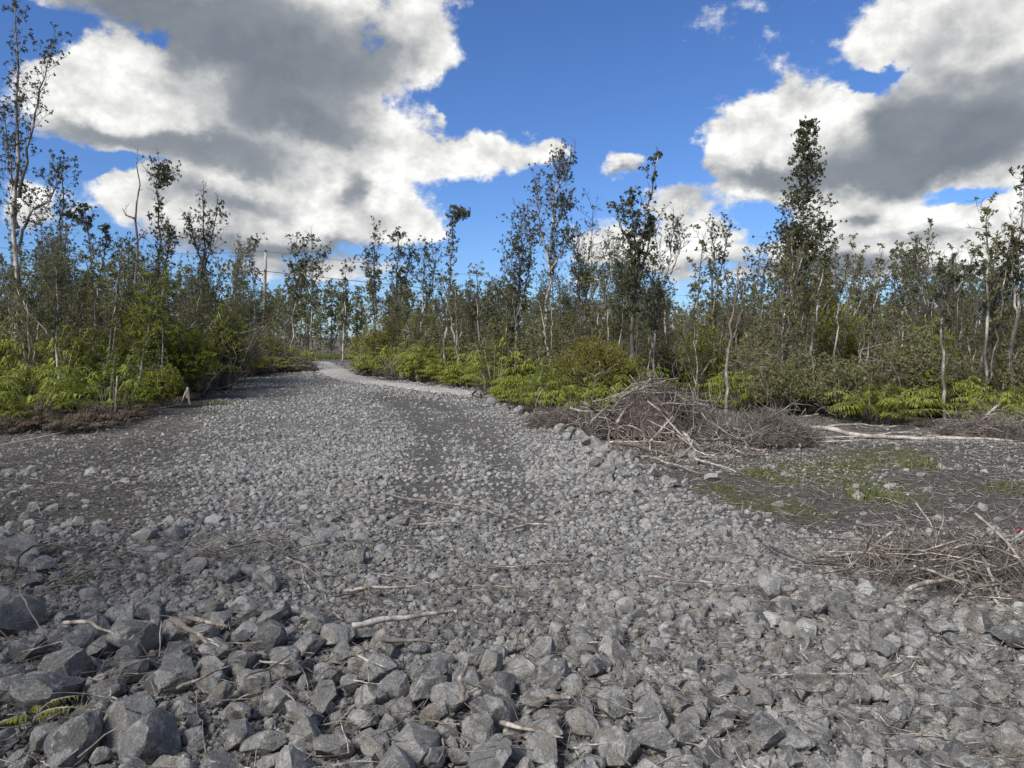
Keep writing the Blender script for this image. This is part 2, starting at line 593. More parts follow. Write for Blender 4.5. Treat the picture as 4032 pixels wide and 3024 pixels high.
PAD = [G(*p) for p in [(-900, 2560), (-200, 2480), (280, 2400), (560, 2220), (650, 2050), (720, 1900), (790, 1760), (840, 1650), (900, 1550), (1000, 1490), (1190, 1462), (1235, 1440),
                       (1360, 1446), (1460, 1487), (1700, 1522), (1880, 1552), (2060, 1625), (2230, 1705), (2420, 1795), (2560, 1880),
                       (2700, 1960), (2900, 2060), (3150, 2150), (3400, 2200), (3700, 2290), (4100, 2360), (5200, 2500)]] + [(9, 1.2), (9, -6), (-9, -6), (-9, 1.5)]
TRACK1 = [G(*p) for p in [(1560, 2150), (1640, 1960), (1700, 1820), (1720, 1720), (1640, 1620), (1500, 1550)]]
TRACK2 = [G(*p) for p in [(2080, 2150), (2060, 1950), (1980, 1800), (1900, 1700), (1800, 1620), (1650, 1565)]]
TRACK3 = [G(*p) for p in [(600, 2050), (820, 1800), (1000, 1640), (1150, 1540)]]
GRASS = [G(*p) for p in [(2700, 1920), (2850, 1850), (3050, 1800), (3300, 1775), (3650, 1810), (3800, 1860), (3820, 1930), (3780, 1990), (3600, 2000), (3300, 2030), (3000, 1990)]]


def gz(x, y):
    x = np.asarray(x, float)
    y = np.asarray(y, float)
    near = np.exp(-((y - 6) / 14.0) ** 2)
    z = (fbm(x * 0.35 + 3, y * 0.35, 3, 3) - 0.5) * 0.16 * near
    z = z + (fbm(x * 1.7, y * 1.7, 11, 3) - 0.5) * 0.07 * near
    z = z + 0.08 * np.exp(-(((x + 2.0) / 0.9) ** 2 + ((y - 3.6) / 1.1) ** 2))      # rubble shoulder, left
    z = z + 0.05 * np.exp(-(((x + 0.3) / 1.6) ** 2 + ((y - 2.7) / 0.7) ** 2))
    z = z + 0.16 * np.exp(-(((x - 6.8) / 1.9) ** 2 + ((y - 10.6) / 0.8) ** 2))     # dark soil hump, right
    z = z - 0.05 * np.exp(-(polydist(x, y, TRACK1) / 0.35) ** 2) - 0.04 * np.exp(-(polydist(x, y, TRACK2) / 0.35) ** 2)
    return z


def hit(px, py):
    """where the sight line through a photograph pixel meets the ground"""
    r = ray(px, py)
    z = 0.0
    for _ in range(6):
        t = (z - CAM_Z) / r[2]
        x, y = r[0] * t, r[1] * t
        z = float(gz(x, y))
    return x, y


def pad_weight(x, y):
    """1 on the crushed-rock pad, 0 on soil, with a ragged edge"""
    jx = (fbm(x * 0.9, y * 0.9, 21, 3) - 0.5) * (0.8 + 0.05 * np.abs(y))
    jy = (fbm(x * 0.9 + 40, y * 0.9, 22, 3) - 0.5) * (0.8 + 0.05 * np.abs(y))
    w = np.zeros(np.broadcast(x, y).shape)
    for dx, dy in ((0, 0), (.35, 0), (-.35, 0), (0, .4), (0, -.4)):
        w = w + inpoly(x + jx + dx, y + jy + dy, PAD)
    return w / 5.0


def track_weight(x, y):
    n = 0.6 + 0.8 * fbm(x * 1.3, y * 1.3, 31, 3)
    return np.clip(np.exp(-(polydist(x, y, TRACK1) / (0.55 * n)) ** 2) + 0.85 * np.exp(-(polydist(x, y, TRACK2) / (0.45 * n)) ** 2)
                   + 0.6 * np.exp(-(polydist(x, y, TRACK3) / (0.5 * n)) ** 2), 0, 1)


def axis_pts(a, b, step, far, ratio=1.35):
    core = list(np.arange(a, b + 1e-6, step))
    up, s = [], step
    v = core[-1]
    while v < far:
        s *= ratio
        v += s
        up.append(v)
    dn, s, v = [], step, core[0]
    while v > -far:
        s *= ratio
        v -= s
        dn.append(v)
    return np.array(dn[::-1] + core + up)


xs = axis_pts(-12, 12, 0.155, 4000)
ys = axis_pts(-2, 24, 0.155, 4000)
XX, YY = np.meshgrid(xs, ys)
ZZ = gz(XX, YY)
nx, ny = len(xs), len(ys)
idx = np.arange(nx * ny).reshape(ny, nx)
gf = np.stack([idx[:-1, :-1], idx[:-1, 1:], idx[1:, 1:], idx[1:, :-1]], -1).reshape(-1, 4)
gm = mesh_np('ground', np.stack([XX, YY, ZZ], -1), gf, None, True)
PW = pad_weight(XX, YY)
TW = track_weight(XX, YY) * PW
GW = inpoly(XX + (fbm(XX, YY, 5) - .5) * 1.5, YY + (fbm(XX, YY, 6) - .5) * 1.5, GRASS).astype(float) * sstep(fbm(XX * 1.2, YY * 1.2, 9, 4), 0.36, 0.66)
ca = gm.color_attributes.new('cover', 'FLOAT_COLOR', 'POINT')
ca.data.foreach_set('color', np.stack([PW, TW, GW, np.ones_like(PW)], -1).astype(np.float32).ravel())

m, n = material('lava_soil_and_crushed_rock')
at_ = n.new('ShaderNodeAttribute', attribute_name='cover').outputs['Color']
sp = n.new('ShaderNodeSeparateColor')
n.l.new(at_, sp.inputs[0])
pos = n.new('ShaderNodeNewGeometry').outputs['Position']
a = n.noise(pos, 1.3, 6.0, 0.62)
b = n.noise(pos, 14.0, 6.0, 0.7)
c2 = n.noise(pos, 75.0, 4.0, 0.7)
soil = n.mix(n.smooth(b, 0.35, 0.68), (.085, .078, .070), (.24, .22, .195))
soil = n.mix(n.smooth(a, 0.52, 0.72, 0, 0.55), soil, (.22, .20, .175))
soil = n.mix(n.smooth(c2, 0.53, 0.66, 0, 0.75), soil, (.31, .29, .26))
soil = n.mix(n.smooth(n.noise(pos, 34.0, 5.0, .75), 0.50, 0.40, 0, 0.8), soil, (.045, .040, .036))
vor = n.new('ShaderNodeTexVoronoi', feature='F1')
n.put(vor.inputs['Vector'], n.vec('ADD', pos, n.vec('SCALE', n.vec('SUBTRACT', n.noise(pos, 9.0, 2.0, .5, 'Color'), (.5, .5, .5)), scale=0.08)))
vor.inputs['Scale'].default_value = 38.0
vcol = n.new('ShaderNodeSeparateColor')
n.l.new(vor.outputs['Color'], vcol.inputs[0])
grv = n.ramp(vcol.outputs[0], [(0, (.15, .149, .146)), (.5, (.25, .247, .24)), (.85, (.31, .30, .285)), (1, (.40, .395, .38))])
grv = n.mix(n.smooth(vor.outputs['Distance'], 0.35, 0.8, 0, 0.7), grv, (.06, .056, .05))
grv = n.mix(n.smooth(b, 0.52, 0.66, 0, 0.55), grv, (.125, .115, .105))
v2 = n.new('ShaderNodeTexVoronoi', feature='F1')
n.put(v2.inputs['Vector'], pos)
v2.inputs['Scale'].default_value = 110.0
s2 = n.new('ShaderNodeSeparateColor')
n.l.new(v2.outputs['Color'], s2.inputs[0])
grv = n.mix(n.smooth(s2.outputs[0], .55, .9, 0, .6), grv, (.34, .335, .32))
grv = n.mix(n.smooth(s2.outputs[1], .7, .95, 0, .7), grv, (.07, .066, .062))
trk = n.mix(n.smooth(b, 0.38, 0.65), (.095, .088, .080), (.185, .174, .16))
cc = n.mix(sp.outputs[0], soil, grv)
cc = n.mix(n.math('MULTIPLY', sp.outputs[1], 0.8), cc, trk)
cc = n.mix(n.math('MULTIPLY', sp.outputs[2], n.smooth(b, 0.30, 0.62, .15, .9)), cc, (.135, .150, .060))
cc = n.mix(n.math('MULTIPLY', n.math('SUBTRACT', 1.0, sp.outputs[0]), n.smooth(n.noise(pos, 2.3, 5.0, .65), .5, .7, 0, .35)), cc, (.10, .105, .05))
hh = n.math('ADD', n.math('MULTIPLY', vor.outputs['Distance'], -0.6), n.math('ADD', b, n.math('MULTIPLY', c2, 0.5)))
finish(n, cc, 0.97, hh, 1.0, 0.06, 0.08)
M['ground'] = m
gm.materials.append(m)
tag(link('ground', gm), kind='structure')


def strip(name, pairs, mat, lift, sub=26, seg=14):
    L = np.array([(*G(*p[0]), 0) for p in pairs])
    R = np.array([(*G(*p[1]), 0) for p in pairs])
    k = sub * (len(pairs) - 1)
    t = np.linspace(0, len(pairs) - 1, k)
    sm = lambda A: np.stack([np.interp(t, np.arange(len(A)), A[:, i]) for i in range(2)], -1)
    L, R = sm(L), sm(R)
    jl = (fbm(t * 3, t * 0, 51, 3) - .5)[:, None] * 0.5
    jr = (fbm(t * 3, t * 0 + 9, 52, 3) - .5)[:, None] * 0.5
    d = unit(np.concatenate([R - L, np.zeros((k, 1))], 1))[:, :2]
    L, R = L + d * jl, R + d * jr
    s = np.linspace(0, 1, seg)
    P = L[:, None] * (1 - s)[None, :, None] + R[:, None] * s[None, :, None]
    crown = np.sin(s * np.pi) ** .6 * 0.08 - .02
    Z = gz(P[..., 0], P[..., 1]) + lift + crown[None] + (fbm(P[..., 0] * 1.6, P[..., 1] * 1.6, 55, 4) - .5) * .07
    v = np.concatenate([P, Z[..., None]], -1)
    ii = np.arange(k * seg).reshape(k, seg)
    f = np.stack([ii[:-1, :-1], ii[:-1, 1:], ii[1:, 1:], ii[1:, :-1]], -1).reshape(-1, 4)
    return tag(link(name, mesh_np(name, v, f, mat, True)), kind='structure')


def gravel_mat(name, lo, hi, sc):
    m, n = material(name)
    pos = n.new('ShaderNodeNewGeometry').outputs['Position']
    vor = n.new('ShaderNodeTexVoronoi', feature='F1')
    n.put(vor.inputs['Vector'], pos)
    vor.inputs['Scale'].default_value = sc
    s = n.new('ShaderNodeSeparateColor')
    n.l.new(vor.outputs['Color'], s.inputs[0])
    c = n.mix(s.outputs[0], lo, hi)
    c = n.mix(n.smooth(vor.outputs['Distance'], 0.3, 0.8, 0, 0.7), c, tuple(v * .4 for v in lo))
    big = n.noise(pos, 0.8, 5.0, 0.6)
    c = n.mix(n.smooth(big, 0.5, 0.75, 0, 0.45), c, tuple(v * .7 for v in lo))
    finish(n, c, 0.95, n.math('MULTIPLY', vor.outputs['Distance'], -1.0), 0.8, 0.03, 0.15)
    return m


M['drive'] = gravel_mat('pale_driveway_gravel', (.34, .325, .295), (.52, .50, .46), 14.0)
M['road'] = gravel_mat('grey_cinder_road', (.085, .078, .07), (.17, .16, .148), 10.0)
strip('gravel_driveway', [[(1205, 1426), (1300, 1428)], [(1225, 1437), (1330, 1440)], [(1243, 1460), (1370, 1456)], [(1280, 1482), (1415, 1477)], [(1346, 1503), (1455, 1492)],
                          [(1503, 1522), (1540, 1507)], [(1684, 1545), (1690, 1525)], [(1850, 1566), (1875, 1545)]], M['drive'], 0.03)
# the cross road runs behind the wood, obliquely away to the right
rd = [[(-1200, 1452), (-1200, 1438)], [(300, 1441), (300, 1425)], [(900, 1437), (900, 1419)], [(1200, 1433), (1200, 1414)], [(1500, 1429), (1500, 1411)], [(2200, 1416), (2200, 1402)], [(3600, 1396), (3600, 1388)]]
strip('road', rd, M['road'], 0.012)

# ------------------------------------------------------------------ rocks
def ico(sub):
    bm = bmesh.new()
    bmesh.ops.create_icosphere(bm, subdivisions=sub, radius=1.0)
    v = np.array([p.co[:] for p in bm.verts])
    f = np.array([[q.index for q in p.verts] for p in bm.faces])
    bm.free()
    return v, f


ICO = {k: ico(k) for k in (1, 2, 3, 4)}


def rock_shape(rs, sub, angular=0.6, ncut=11):
    v, f = ICO[sub]
    v = v.copy()
    an = np.array((1.0, rs.uniform(.68, 1.0), rs.uniform(.5, .85)))
    for _ in range(ncut):
        nn = unit(rs.normal(0, 1, 3))
        d = rs.uniform(0.50, 0.74) if rs.rand() < angular else rs.uniform(0.66, 0.88)
        s = np.maximum(v @ nn - d, 0)
        v = v - s[:, None] * nn
    if sub >= 3:
        q = v * 2.2 + rs.uniform(0, 50, 3)
        nz = (vnoise(q[:, 0] + q[:, 2] * .7, q[:, 1] - q[:, 2] * .6, 71) - .5) * 0.08
        q = q * 2.7
        nz = nz + (vnoise(q[:, 0] + q[:, 2] * .7, q[:, 1] - q[:, 2] * .6, 72) - .5) * 0.055
        q = q * 2.3
        nz = nz + (vnoise(q[:, 0] + q[:, 2] * .7, q[:, 1] - q[:, 2] * .6, 73) - .5) * 0.03
        v = v + unit(v) * nz[:, None]
    v = v * an
    v = v - (v.max(0) + v.min(0)) / 2
    v = v / np.abs(v[:, :2]).max()
    return v, f


rs = RS(5)
HERO_ROCK = []
for k in range(26):
    v, f = rock_shape(rs, 4, 0.8 if k < 18 else 0.5, 24 if k < 18 else 18)
    me = mesh_np('rock', v, f, M['rock'], True)
    me.set_sharp_from_angle(angle=rad(17))
    HERO_ROCK.append(me)
ST2 = [rock_shape(rs, 2, .75, 14)[0] for _ in range(28)]
ST1 = [rock_shape(rs, 1, .6, 6)[0] for _ in range(28)]


ST0 = []
_o = np.array(((1, 0, 0), (-1, 0, 0), (0, 1, 0), (0, -1, 0), (0, 0, 1), (0, 0, -1)), float)
OF = np.array(((0, 2, 4), (2, 1, 4), (1, 3, 4), (3, 0, 4), (2, 0, 5), (1, 2, 5), (3, 1, 5), (0, 3, 5)))
for _ in range(24):
    ST0.append((_o + rs.normal(0, .26, (6, 3))) * (1.1, .95, .75))


def euler_mats(a, b, c):
    ca, sa, cb, sb, cc_, sc = np.cos(a), np.sin(a), np.cos(b), np.sin(b), np.cos(c), np.sin(c)
    Rx = np.stack([np.ones_like(a), 0 * a, 0 * a, 0 * a, ca, -sa, 0 * a, sa, ca], -1).reshape(-1, 3, 3)
    Ry = np.stack([cb, 0 * a, sb, 0 * a, np.ones_like(a), 0 * a, -sb, 0 * a, cb], -1).reshape(-1, 3, 3)
    Rz = np.stack([cc_, -sc, 0 * a, sc, cc_, 0 * a, 0 * a, 0 * a, np.ones_like(a)], -1).reshape(-1, 3, 3)
    return Rz @ Ry @ Rx


def stones(mb, tmpl, faces, x, y, z, r, rs, tilt=0.5):
    n = len(x)
    which = rs.randint(0, len(tmpl), n)
    R = euler_mats(rs.normal(0, tilt, n), rs.normal(0, tilt, n), rs.uniform(0, 6.283, n))
    for k in range(len(tmpl)):
        s = np.where(which == k)[0]
        if not len(s):
            continue
        v = np.einsum('nij,vj->nvi', R[s], tmpl[k]) * r[s, None, None]
        v = v + np.stack([x[s], y[s], z[s]], -1)[:, None, :]
        f = faces[None] + (np.arange(len(s)) * len(tmpl[k]))[:, None, None]
        mb.add(v, f.reshape(-1, 3))


# occupancy raster of the foreground, so that stones lie beside each other
RES = 0.02
OX0, OX1, OY0, OY1 = -9.0, 9.0, 1.6, 10.5
occ = np.zeros((int((OY1 - OY0) / RES), int((OX1 - OX0) / RES)), np.uint8)
_dc = {}


def disc(r):
    k = max(1, int(round(r / RES)))
    if k not in _dc:
        g = np.arange(-k, k + 1)
        a, b = np.meshgrid(g, g)
        s = (a * a + b * b) <= k * k
        _dc[k] = (b[s], a[s])
    return _dc[k]


def stamp(x, y, r, allow=0.12):
    iy, ix = int((y - OY0) / RES), int((x - OX0) / RES)
    dy, dx = disc(r * 0.92)
    a, b = iy + dy, ix + dx
    ok = (a >= 0) & (a < occ.shape[0]) & (b >= 0) & (b < occ.shape[1])
    a, b = a[ok], b[ok]
    if len(a) == 0:
        return True
    if allow is not None and occ[a, b].mean() > allow:
        return False
    occ[a, b] = 1
    return True


HAND = [  # px centre, py centre, width, variant, label, group-less individual labels
    (275, 2945, 200, 3, 'dark block of lava with a scooped hollow top, bottom left corner'),
    (595, 2945, 220, 7, 'large dark pitted rock at the bottom edge, lower left'),
    (190, 2740, 250, 1, 'largest dark boulder at the left edge above the little fern'),
    (511, 2650, 140, 5, 'square grey rock below the brown pitted boulder, lower left'),
    (535, 2522, 185, 9, 'brownish pitted boulder over a dark hollow, lower left'),
    (670, 2680, 195, 11, 'grey rock under the splintered branch, lower left'),
    (500, 2840, 215, 2, 'long leaning slab of dark rock, lower left'),
    (734, 2801, 115, 4, 'small cube-like grey rock beside the leaning slab'),
    (942, 2897, 145, 6, 'egg-shaped dark rock at the bottom, left of centre'),
    (1040, 2930, 175, 8, 'blocky rock with brown underside at the bottom edge'),
    (1133, 2634, 155, 10, 'rough tan-grey boulder above the thin brown stick, left of centre'),
    (1277, 2735, 155, 12, 'angular rock with a tan face, left of the bottom centre'),
    (1317, 2950, 155, 13, 'wedge-shaped grey rock cut by the bottom edge, left of centre'),
    (950, 2378, 105, 14, 'pale-topped rock behind the splinters, left half'),
    (80, 2185, 165, 15, 'low brown boulder at the left edge, half way down'),
    (171, 2240, 95, 16, 'small rock beside the low brown boulder at the left edge'),
    (50, 2668, 125, 17, 'grey rock touching the left edge beside the largest boulder'),
    (40, 2430, 220, 0, 'wide dark boulder at the left edge under the curved branch'),
    (263, 2655, 165, 18, 'flat-faced grey slab leaning between left boulders'),
    (120, 2560, 140, 6, 'upright dark rock behind the thin dangling twig, left edge'),
    (300, 2550, 160, 4, 'long grey rock with a flat front, lower left'),
    (400, 2560, 110, 2, 'light grey block right of the flat-fronted rock, lower left'),
    (2138, 2897, 165, 5, 'large pale cube-like rock at the bottom, right of centre'),
    (1640, 2940, 195, 9, 'largest flat-faced grey rock at the bottom centre'),
    (1711, 2817, 145, 20, 'rounded tan rock above the big flat-faced one, bottom centre'),
    (1683, 2666, 165, 21, 'rounded boulder with pale crust below the pale bent stick'),
    (1835, 2690, 125, 7, 'dark square rock beside the rounded crusted boulder, centre'),
    (1428, 2841, 135, 22, 'long curved grey rock, bottom centre left'),
    (1531, 2857, 115, 23, 'oval tan-grey rock between two bigger rocks, bottom centre'),
    (1715, 2990, 130, 1, 'pointed grey rock cut off by the bottom edge, centre'),
    (1800, 2985, 110, 12, 'tall narrow rock by the upright twisted stick, bottom edge'),
    (2022, 2897, 95, 10, 'brown block leaning on the large pale cube-like rock'),
    (2294, 2801, 115, 24, 'pale oval rock right of centre near the bottom'),
    (2346, 2730, 110, 25, 'oval rock with whitish stripes, right of centre'),
    (2999, 2921, 165, 19, 'large low pale rock near the bottom, right half'),
    (2756, 2809, 85, 20, 'reddish brown round rock, right half'),
    (3215, 2386, 120, 21, 'smooth domed rock left of the twig pile, with a dark cleft'),
    (3305, 2372, 120, 22, 'second smooth domed rock, nearest to the twig pile'),
    (3023, 2330, 130, 3, 'broad tan rock left of the two domed rocks'),
    (3087, 2390, 105, 24, 'tan slab in front of the broad tan rock'),
    (4005, 2522, 165, 8, 'big dark boulder at the right edge below the twig pile'),
    (3869, 2474, 115, 25, 'rounded rock tucked under the front of the twig pile'),
    (3382, 2267, 95, 23, 'grey rock showing through the left end of the twig pile'),
    (3709, 2474, 105, 19, 'grey rock in front of the twig pile, right of the domed ones'),
    (3119, 2913, 135, 13, 'dark low rock beside the large low pale rock'),
    (3829, 2905, 120, 14, 'grey rock near the bottom right corner'),
    (3989, 2930, 130, 15, 'tan rock in the bottom right corner'),
]
TINT = {}
rocks_i = []          # (x, y, z, r, variant, label, group)
rs = RS(77)
for px, py, w, var, lab in HAND:
    x, y = hit(px, py + w * 0.22)
    dist = math.hypot(x, y)
    r = w / F * math.hypot(dist, CAM_Z) / 2 * .92
    stamp(x, y, r, None)
    rocks_i.append((x, y, r, var, lab, None))

# the rest: big to small
cand = []


def scatter(nn, xr, yr, rr, wfun, rs, allow=0.05, power=1.0):
    x = rs.uniform(*xr, nn)
    y = rs.uniform(*yr, nn)
    keep = (np.abs(x) < 0.72 * y + 0.35) & (rs.rand(nn) < wfun(x, y))
    x, y = x[keep], y[keep]
    r = rr[0] + (rr[1] - rr[0]) * rs.rand(len(x)) ** 2.0
    o = np.argsort(-r)
    out = []
    for i in o:
        if stamp(x[i], y[i], r[i], allow):
            out.append((x[i], y[i], r[i]))
    return out


def pwf(x, y):
    return pad_weight(x, y) * (1 - 0.9 * track_weight(x, y)) * (.5 + .5 * sstep(fbm(x * .9 + 5, y * .6, 91, 4), .36, .52))


def soilw(x, y):
    return np.clip(1 - pad_weight(x, y), 0, 1)


big = []
big += scatter(2600, (-2.6, 0.6), (2.2, 4.3), (.042, .095), lambda x, y: sstep(4.3 - y + (0.25 - x) * .5 + (fbm(x * 1.5, y * 1.5, 44, 3) - .5) * 2.2, 0.1, 1.3), rs)
big += scatter(1200, (-0.6, 1.4), (2.2, 3.5), (.032, .070), lambda x, y: sstep(3.7 - y, 0.0, .7), rs)
big += scatter(1500, (0.2, 3.6), (2.3, 4.9), (.028, .072), lambda x, y: .25 + .75 * pad_weight(x, y), rs, .1)
big += scatter(260, (-4.5, -1.0), (3.6, 6.8), (.04, .10), lambda x, y: 0.7 + 0 * x, rs)
mid = []
mid += scatter(1100, (-4.5, 4.5), (4.2, 10), (.034, .066), pwf, rs)
mid += scatter(24000, (-3.4, 3.4), (2.1, 5.0), (.012, .038), lambda x, y: 0.35 + 0.65 * pwf(x, y), rs)
mid += scatter(60000, (-6.6, 6.6), (4.5, 9.5), (.013, .040), pwf, rs)
mid += scatter(1800, (-6.6, 6.6), (4.5, 9.5), (.025, .075), lambda x, y: soilw(x, y) * (0.55 * (x < 0) + 0.10 * (x > 0)), rs)
allst = sorted(big + mid, key=lambda s: -s[2] / math.hypot(s[0], s[1]))
n_ind = 300 - len(rocks_i)
ZL = [(lambda x, y: x < -0.9 and y < 4.3, 'angular dark grey rock in the coarse heap at lower left', 'angular rocks of the coarse heap, lower left'),
      (lambda x, y: x < 0.55 and y < 4.3, 'angular grey rock in the coarse heap along the bottom, centre', 'angular rocks of the coarse heap, bottom centre'),
      (lambda x, y: x >= 0.55 and y < 4.3, 'rounded grey rock in the rubble at lower right', 'rounded rocks of the rubble, lower right'),
      (lambda x, y: x < 0, 'grey brown rock lying on dark soil, left side', 'rocks scattered on the dark soil, left'),
      (lambda x, y: True, 'grey rock in the rubble in front of the twig pile', 'rocks in front of the twig pile')]
ind, rest = allst[:n_ind], allst[n_ind:]
NEAR = ['scooped block', 'pitted rock', 'largest left boulder', 'square grey rock', 'brownish pitted boulder', 'rock under the splinters', 'leaning slab', 'cube-like small rock', 'egg-shaped dark rock', 'blocky brown-based rock', 'rough tan-grey boulder',
        'tan-faced rock', 'wedge-shaped rock', 'pale-topped rock', 'low brown left boulder', 'small rock at the left edge', 'rock touching the left edge', 'wide dark left boulder', 'flat-faced slab', 'upright dark rock', 'flat-fronted long rock', 'light grey block',
        'large pale cube-like rock', 'largest flat-faced rock', 'rounded tan rock', 'crusted rounded boulder', 'dark square rock', 'long curved rock', 'oval tan-grey rock', 'pointed bottom rock', 'tall narrow rock', 'brown leaning block', 'pale oval rock', 'striped oval rock',
        'large low pale rock', 'reddish round rock', 'left domed rock', 'right domed rock', 'broad tan rock', 'tan slab', 'right-edge boulder', 'rock tucked under the twigs', 'rock in the twig pile end', 'grey rock before the twig pile', 'dark low rock', 'bottom right grey rock', 'corner tan rock']


def topx(x, y):
    return CX + F * x / y, HORIZON + F * CAM_Z / y


HP = [topx(q[0], q[1]) for q in rocks_i]
for x, y, r in ind:
    px, py = topx(x, y)
    d = [math.hypot(px - a, py - b) for a, b in HP]
    j = int(np.argmin(d))
    dx, dy = px - HP[j][0], py - HP[j][1]
    side = ('left of' if dx < 0 else 'right of') if abs(dx) > 1.4 * abs(dy) else ('behind' if dy < 0 else 'in front of') if abs(dy) > 1.4 * abs(dx) else ('behind and ' if dy < 0 else 'in front and ') + ('left of' if dx < 0 else 'right of')
    size = 'large' if r / y > .0175 else 'middling' if r / y > .0142 else 'small'
    far_ = 'close ' if d[j] < 130 else ''
    for fn, lab, grp in ZL:
        if fn(x, y):
            kind = 'rounded' if 'rounded' in lab else 'angular'
            lab = '%s %s grey rock %s%s the %s' % (size, kind, far_, side, NEAR[j])
            rocks_i.append((x, y, r, rs.randint(0, 18) if x < .5 else rs.randint(10, 26), lab, group_for(lab, grp)))
            break
for x, y, r, var, lab, grp in rocks_i:
    z = float(gz(x, y)) + r * rs.uniform(.38, .62)
    o = link('rock', HERO_ROCK[var], None, (x, y, z), (rs.normal(0, .35), rs.normal(0, .35), rs.uniform(0, 6.28)), (r * rs.uniform(.95, 1.1), r * rs.uniform(.9, 1.1), r * rs.uniform(.9, 1.25)))
    tag(o, lab, 'rock', grp)

mb = MB()
q = np.array(rest)
z = gz(q[:, 0], q[:, 1]) + q[:, 2] * (rs.uniform(-.25, .3, len(q)) + .2 * (q[:, 1] < 4.5))
near = (q[:, 2] / np.hypot(q[:, 0], q[:, 1]) > .0068) & (q[:, 1] < 5.5)
stones(mb, ST2, ICO[2][1], q[near, 0], q[near, 1], z[near], q[near, 2] * 1.05, rs)
stones(mb, ST1, ICO[1][1], q[~near, 0], q[~near, 1], z[~near], q[~near, 2] * 1.15, rs)
# small chips between them
nn = 60000
x, y = rs.uniform(-4.6, 4.6, nn), 2.0 + 4.6 * rs.rand(nn) ** 1.2
k = (np.abs(x) < .72 * y + .3) & (rs.rand(nn) < 0.25 + 0.75 * pad_weight(x, y))
x, y = x[k], y[k]
r = .006 + .016 * rs.rand(len(x)) ** 2
stones(mb, ST0, OF, x, y, gz(x, y) + r * .3, r * 1.1, rs)
nn = 26000                                      # grit on the bare soil
x, y = rs.uniform(-8, 8, nn), rs.uniform(4.8, 13, nn)
k = (np.abs(x) < .72 * y + .3) & (rs.rand(nn) < soilw(x, y) * sstep(fbm(x * .8, y * .8, 97, 3), .35, .6) * np.where(x < 0, .4, 1.0))
x, y = x[k], y[k]
r = .007 + .016 * rs.rand(len(x)) ** 2.5
stones(mb, ST0, OF, x, y, gz(x, y) + r * .3, r * 1.1, rs)
tag(link('crushed_rock', mb.mesh('crushed_rock', M['rubble'])), 'grey crushed lava rock covering the cleared pad', 'rubble', kind='stuff')

mb = MB()
nn = 120000
y = 9.2 + 26 * rs.rand(nn) ** 1.35
x = rs.uniform(-.74, .74, nn) * y
dl = np.array([G(1850, 1560), G(1684, 1536), G(1503, 1514), G(1400, 1497), G(1330, 1478), G(1290, 1455), G(1265, 1432)])
k = rs.rand(nn) < (pwf(x, y) + (0.05 + .06 * (x < 0)) * soilw(x, y) * (y < 17)) * sstep(polydist(x, y, [tuple(p) for p in dl]) + rs.normal(0, .25, nn), .7, 1.3)
x, y = x[k], y[k]
r = (.012 + .030 * rs.rand(len(x)) ** 2.5) * (1 + .012 * y)
n13 = y < 12
stones(mb, ST1, ICO[1][1], x[n13], y[n13], gz(x[n13], y[n13]) - r[n13] * .05, r[n13], rs)
stones(mb, ST0, OF, x[~n13], y[~n13], gz(x[~n13], y[~n13]) + r[~n13] * .0, r[~n13] * 1.1, rs)
tag(link('far_crushed_rock', mb.mesh('far_crushed_rock', M['rubble'])), 'paler crushed rock spread towards the driveway', 'rubble', kind='stuff')
mb = MB()                                       # loose stones on and along the driveway
dl = np.array([G(1850, 1560), G(1684, 1536), G(1503, 1514), G(1400, 1497), G(1330, 1478), G(1290, 1455), G(1265, 1432)])
nn = 7000
t = rs.uniform(0, len(dl) - 1.001, nn)
i = t.astype(int)
c = dl[i] * (1 - (t - i))[:, None] + dl[i + 1] * (t - i)[:, None] + rs.normal(0, 1.0, (nn, 2))
r = .02 + .035 * rs.rand(nn) ** 2
stones(mb, ST0, OF, c[:, 0], c[:, 1], gz(c[:, 0], c[:, 1]) + r * .6, r, rs)
tag(link('driveway_gravel', mb.mesh('driveway_gravel', M['rubble'])), 'loose pale gravel along the curving driveway', 'gravel', kind='stuff')

# pale boulders that edge the pad on the right
KERB = [(1880, 1560, 40), (1935, 1585, 45), (1990, 1600, 40), (2040, 1622, 50), (2075, 1640, 40), (2120, 1650, 60), (2170, 1668, 50), (2215, 1655, 75), (2200, 1690, 55), (2250, 1700, 60),
        (2235, 1725, 50), (2290, 1715, 55), (2320, 1740, 60), (2350, 1745, 65), (2385, 1770, 60), (2310, 1775, 45), (2365, 1795, 50), (2420, 1790, 55), (2440, 1825, 60), (2395, 1840, 70),
        (2480, 1795, 55), (2500, 1840, 50), (2460, 1870, 55), (2350, 1830, 70), (2400, 1880, 60), (2560, 1870, 65), (2520, 1900, 50), (2620, 1890, 45), (2390, 1925, 75), (2480, 1930, 50),
        (2640, 1905, 55), (2800, 1880, 55), (2700, 1905, 45), (2850, 1770, 70), (2790, 1780, 65), (2690, 1790, 70), (2730, 1800, 60), (2870, 1800, 45), (3660, 2095, 45), (3915, 2085, 60), (3860, 2105, 40)]
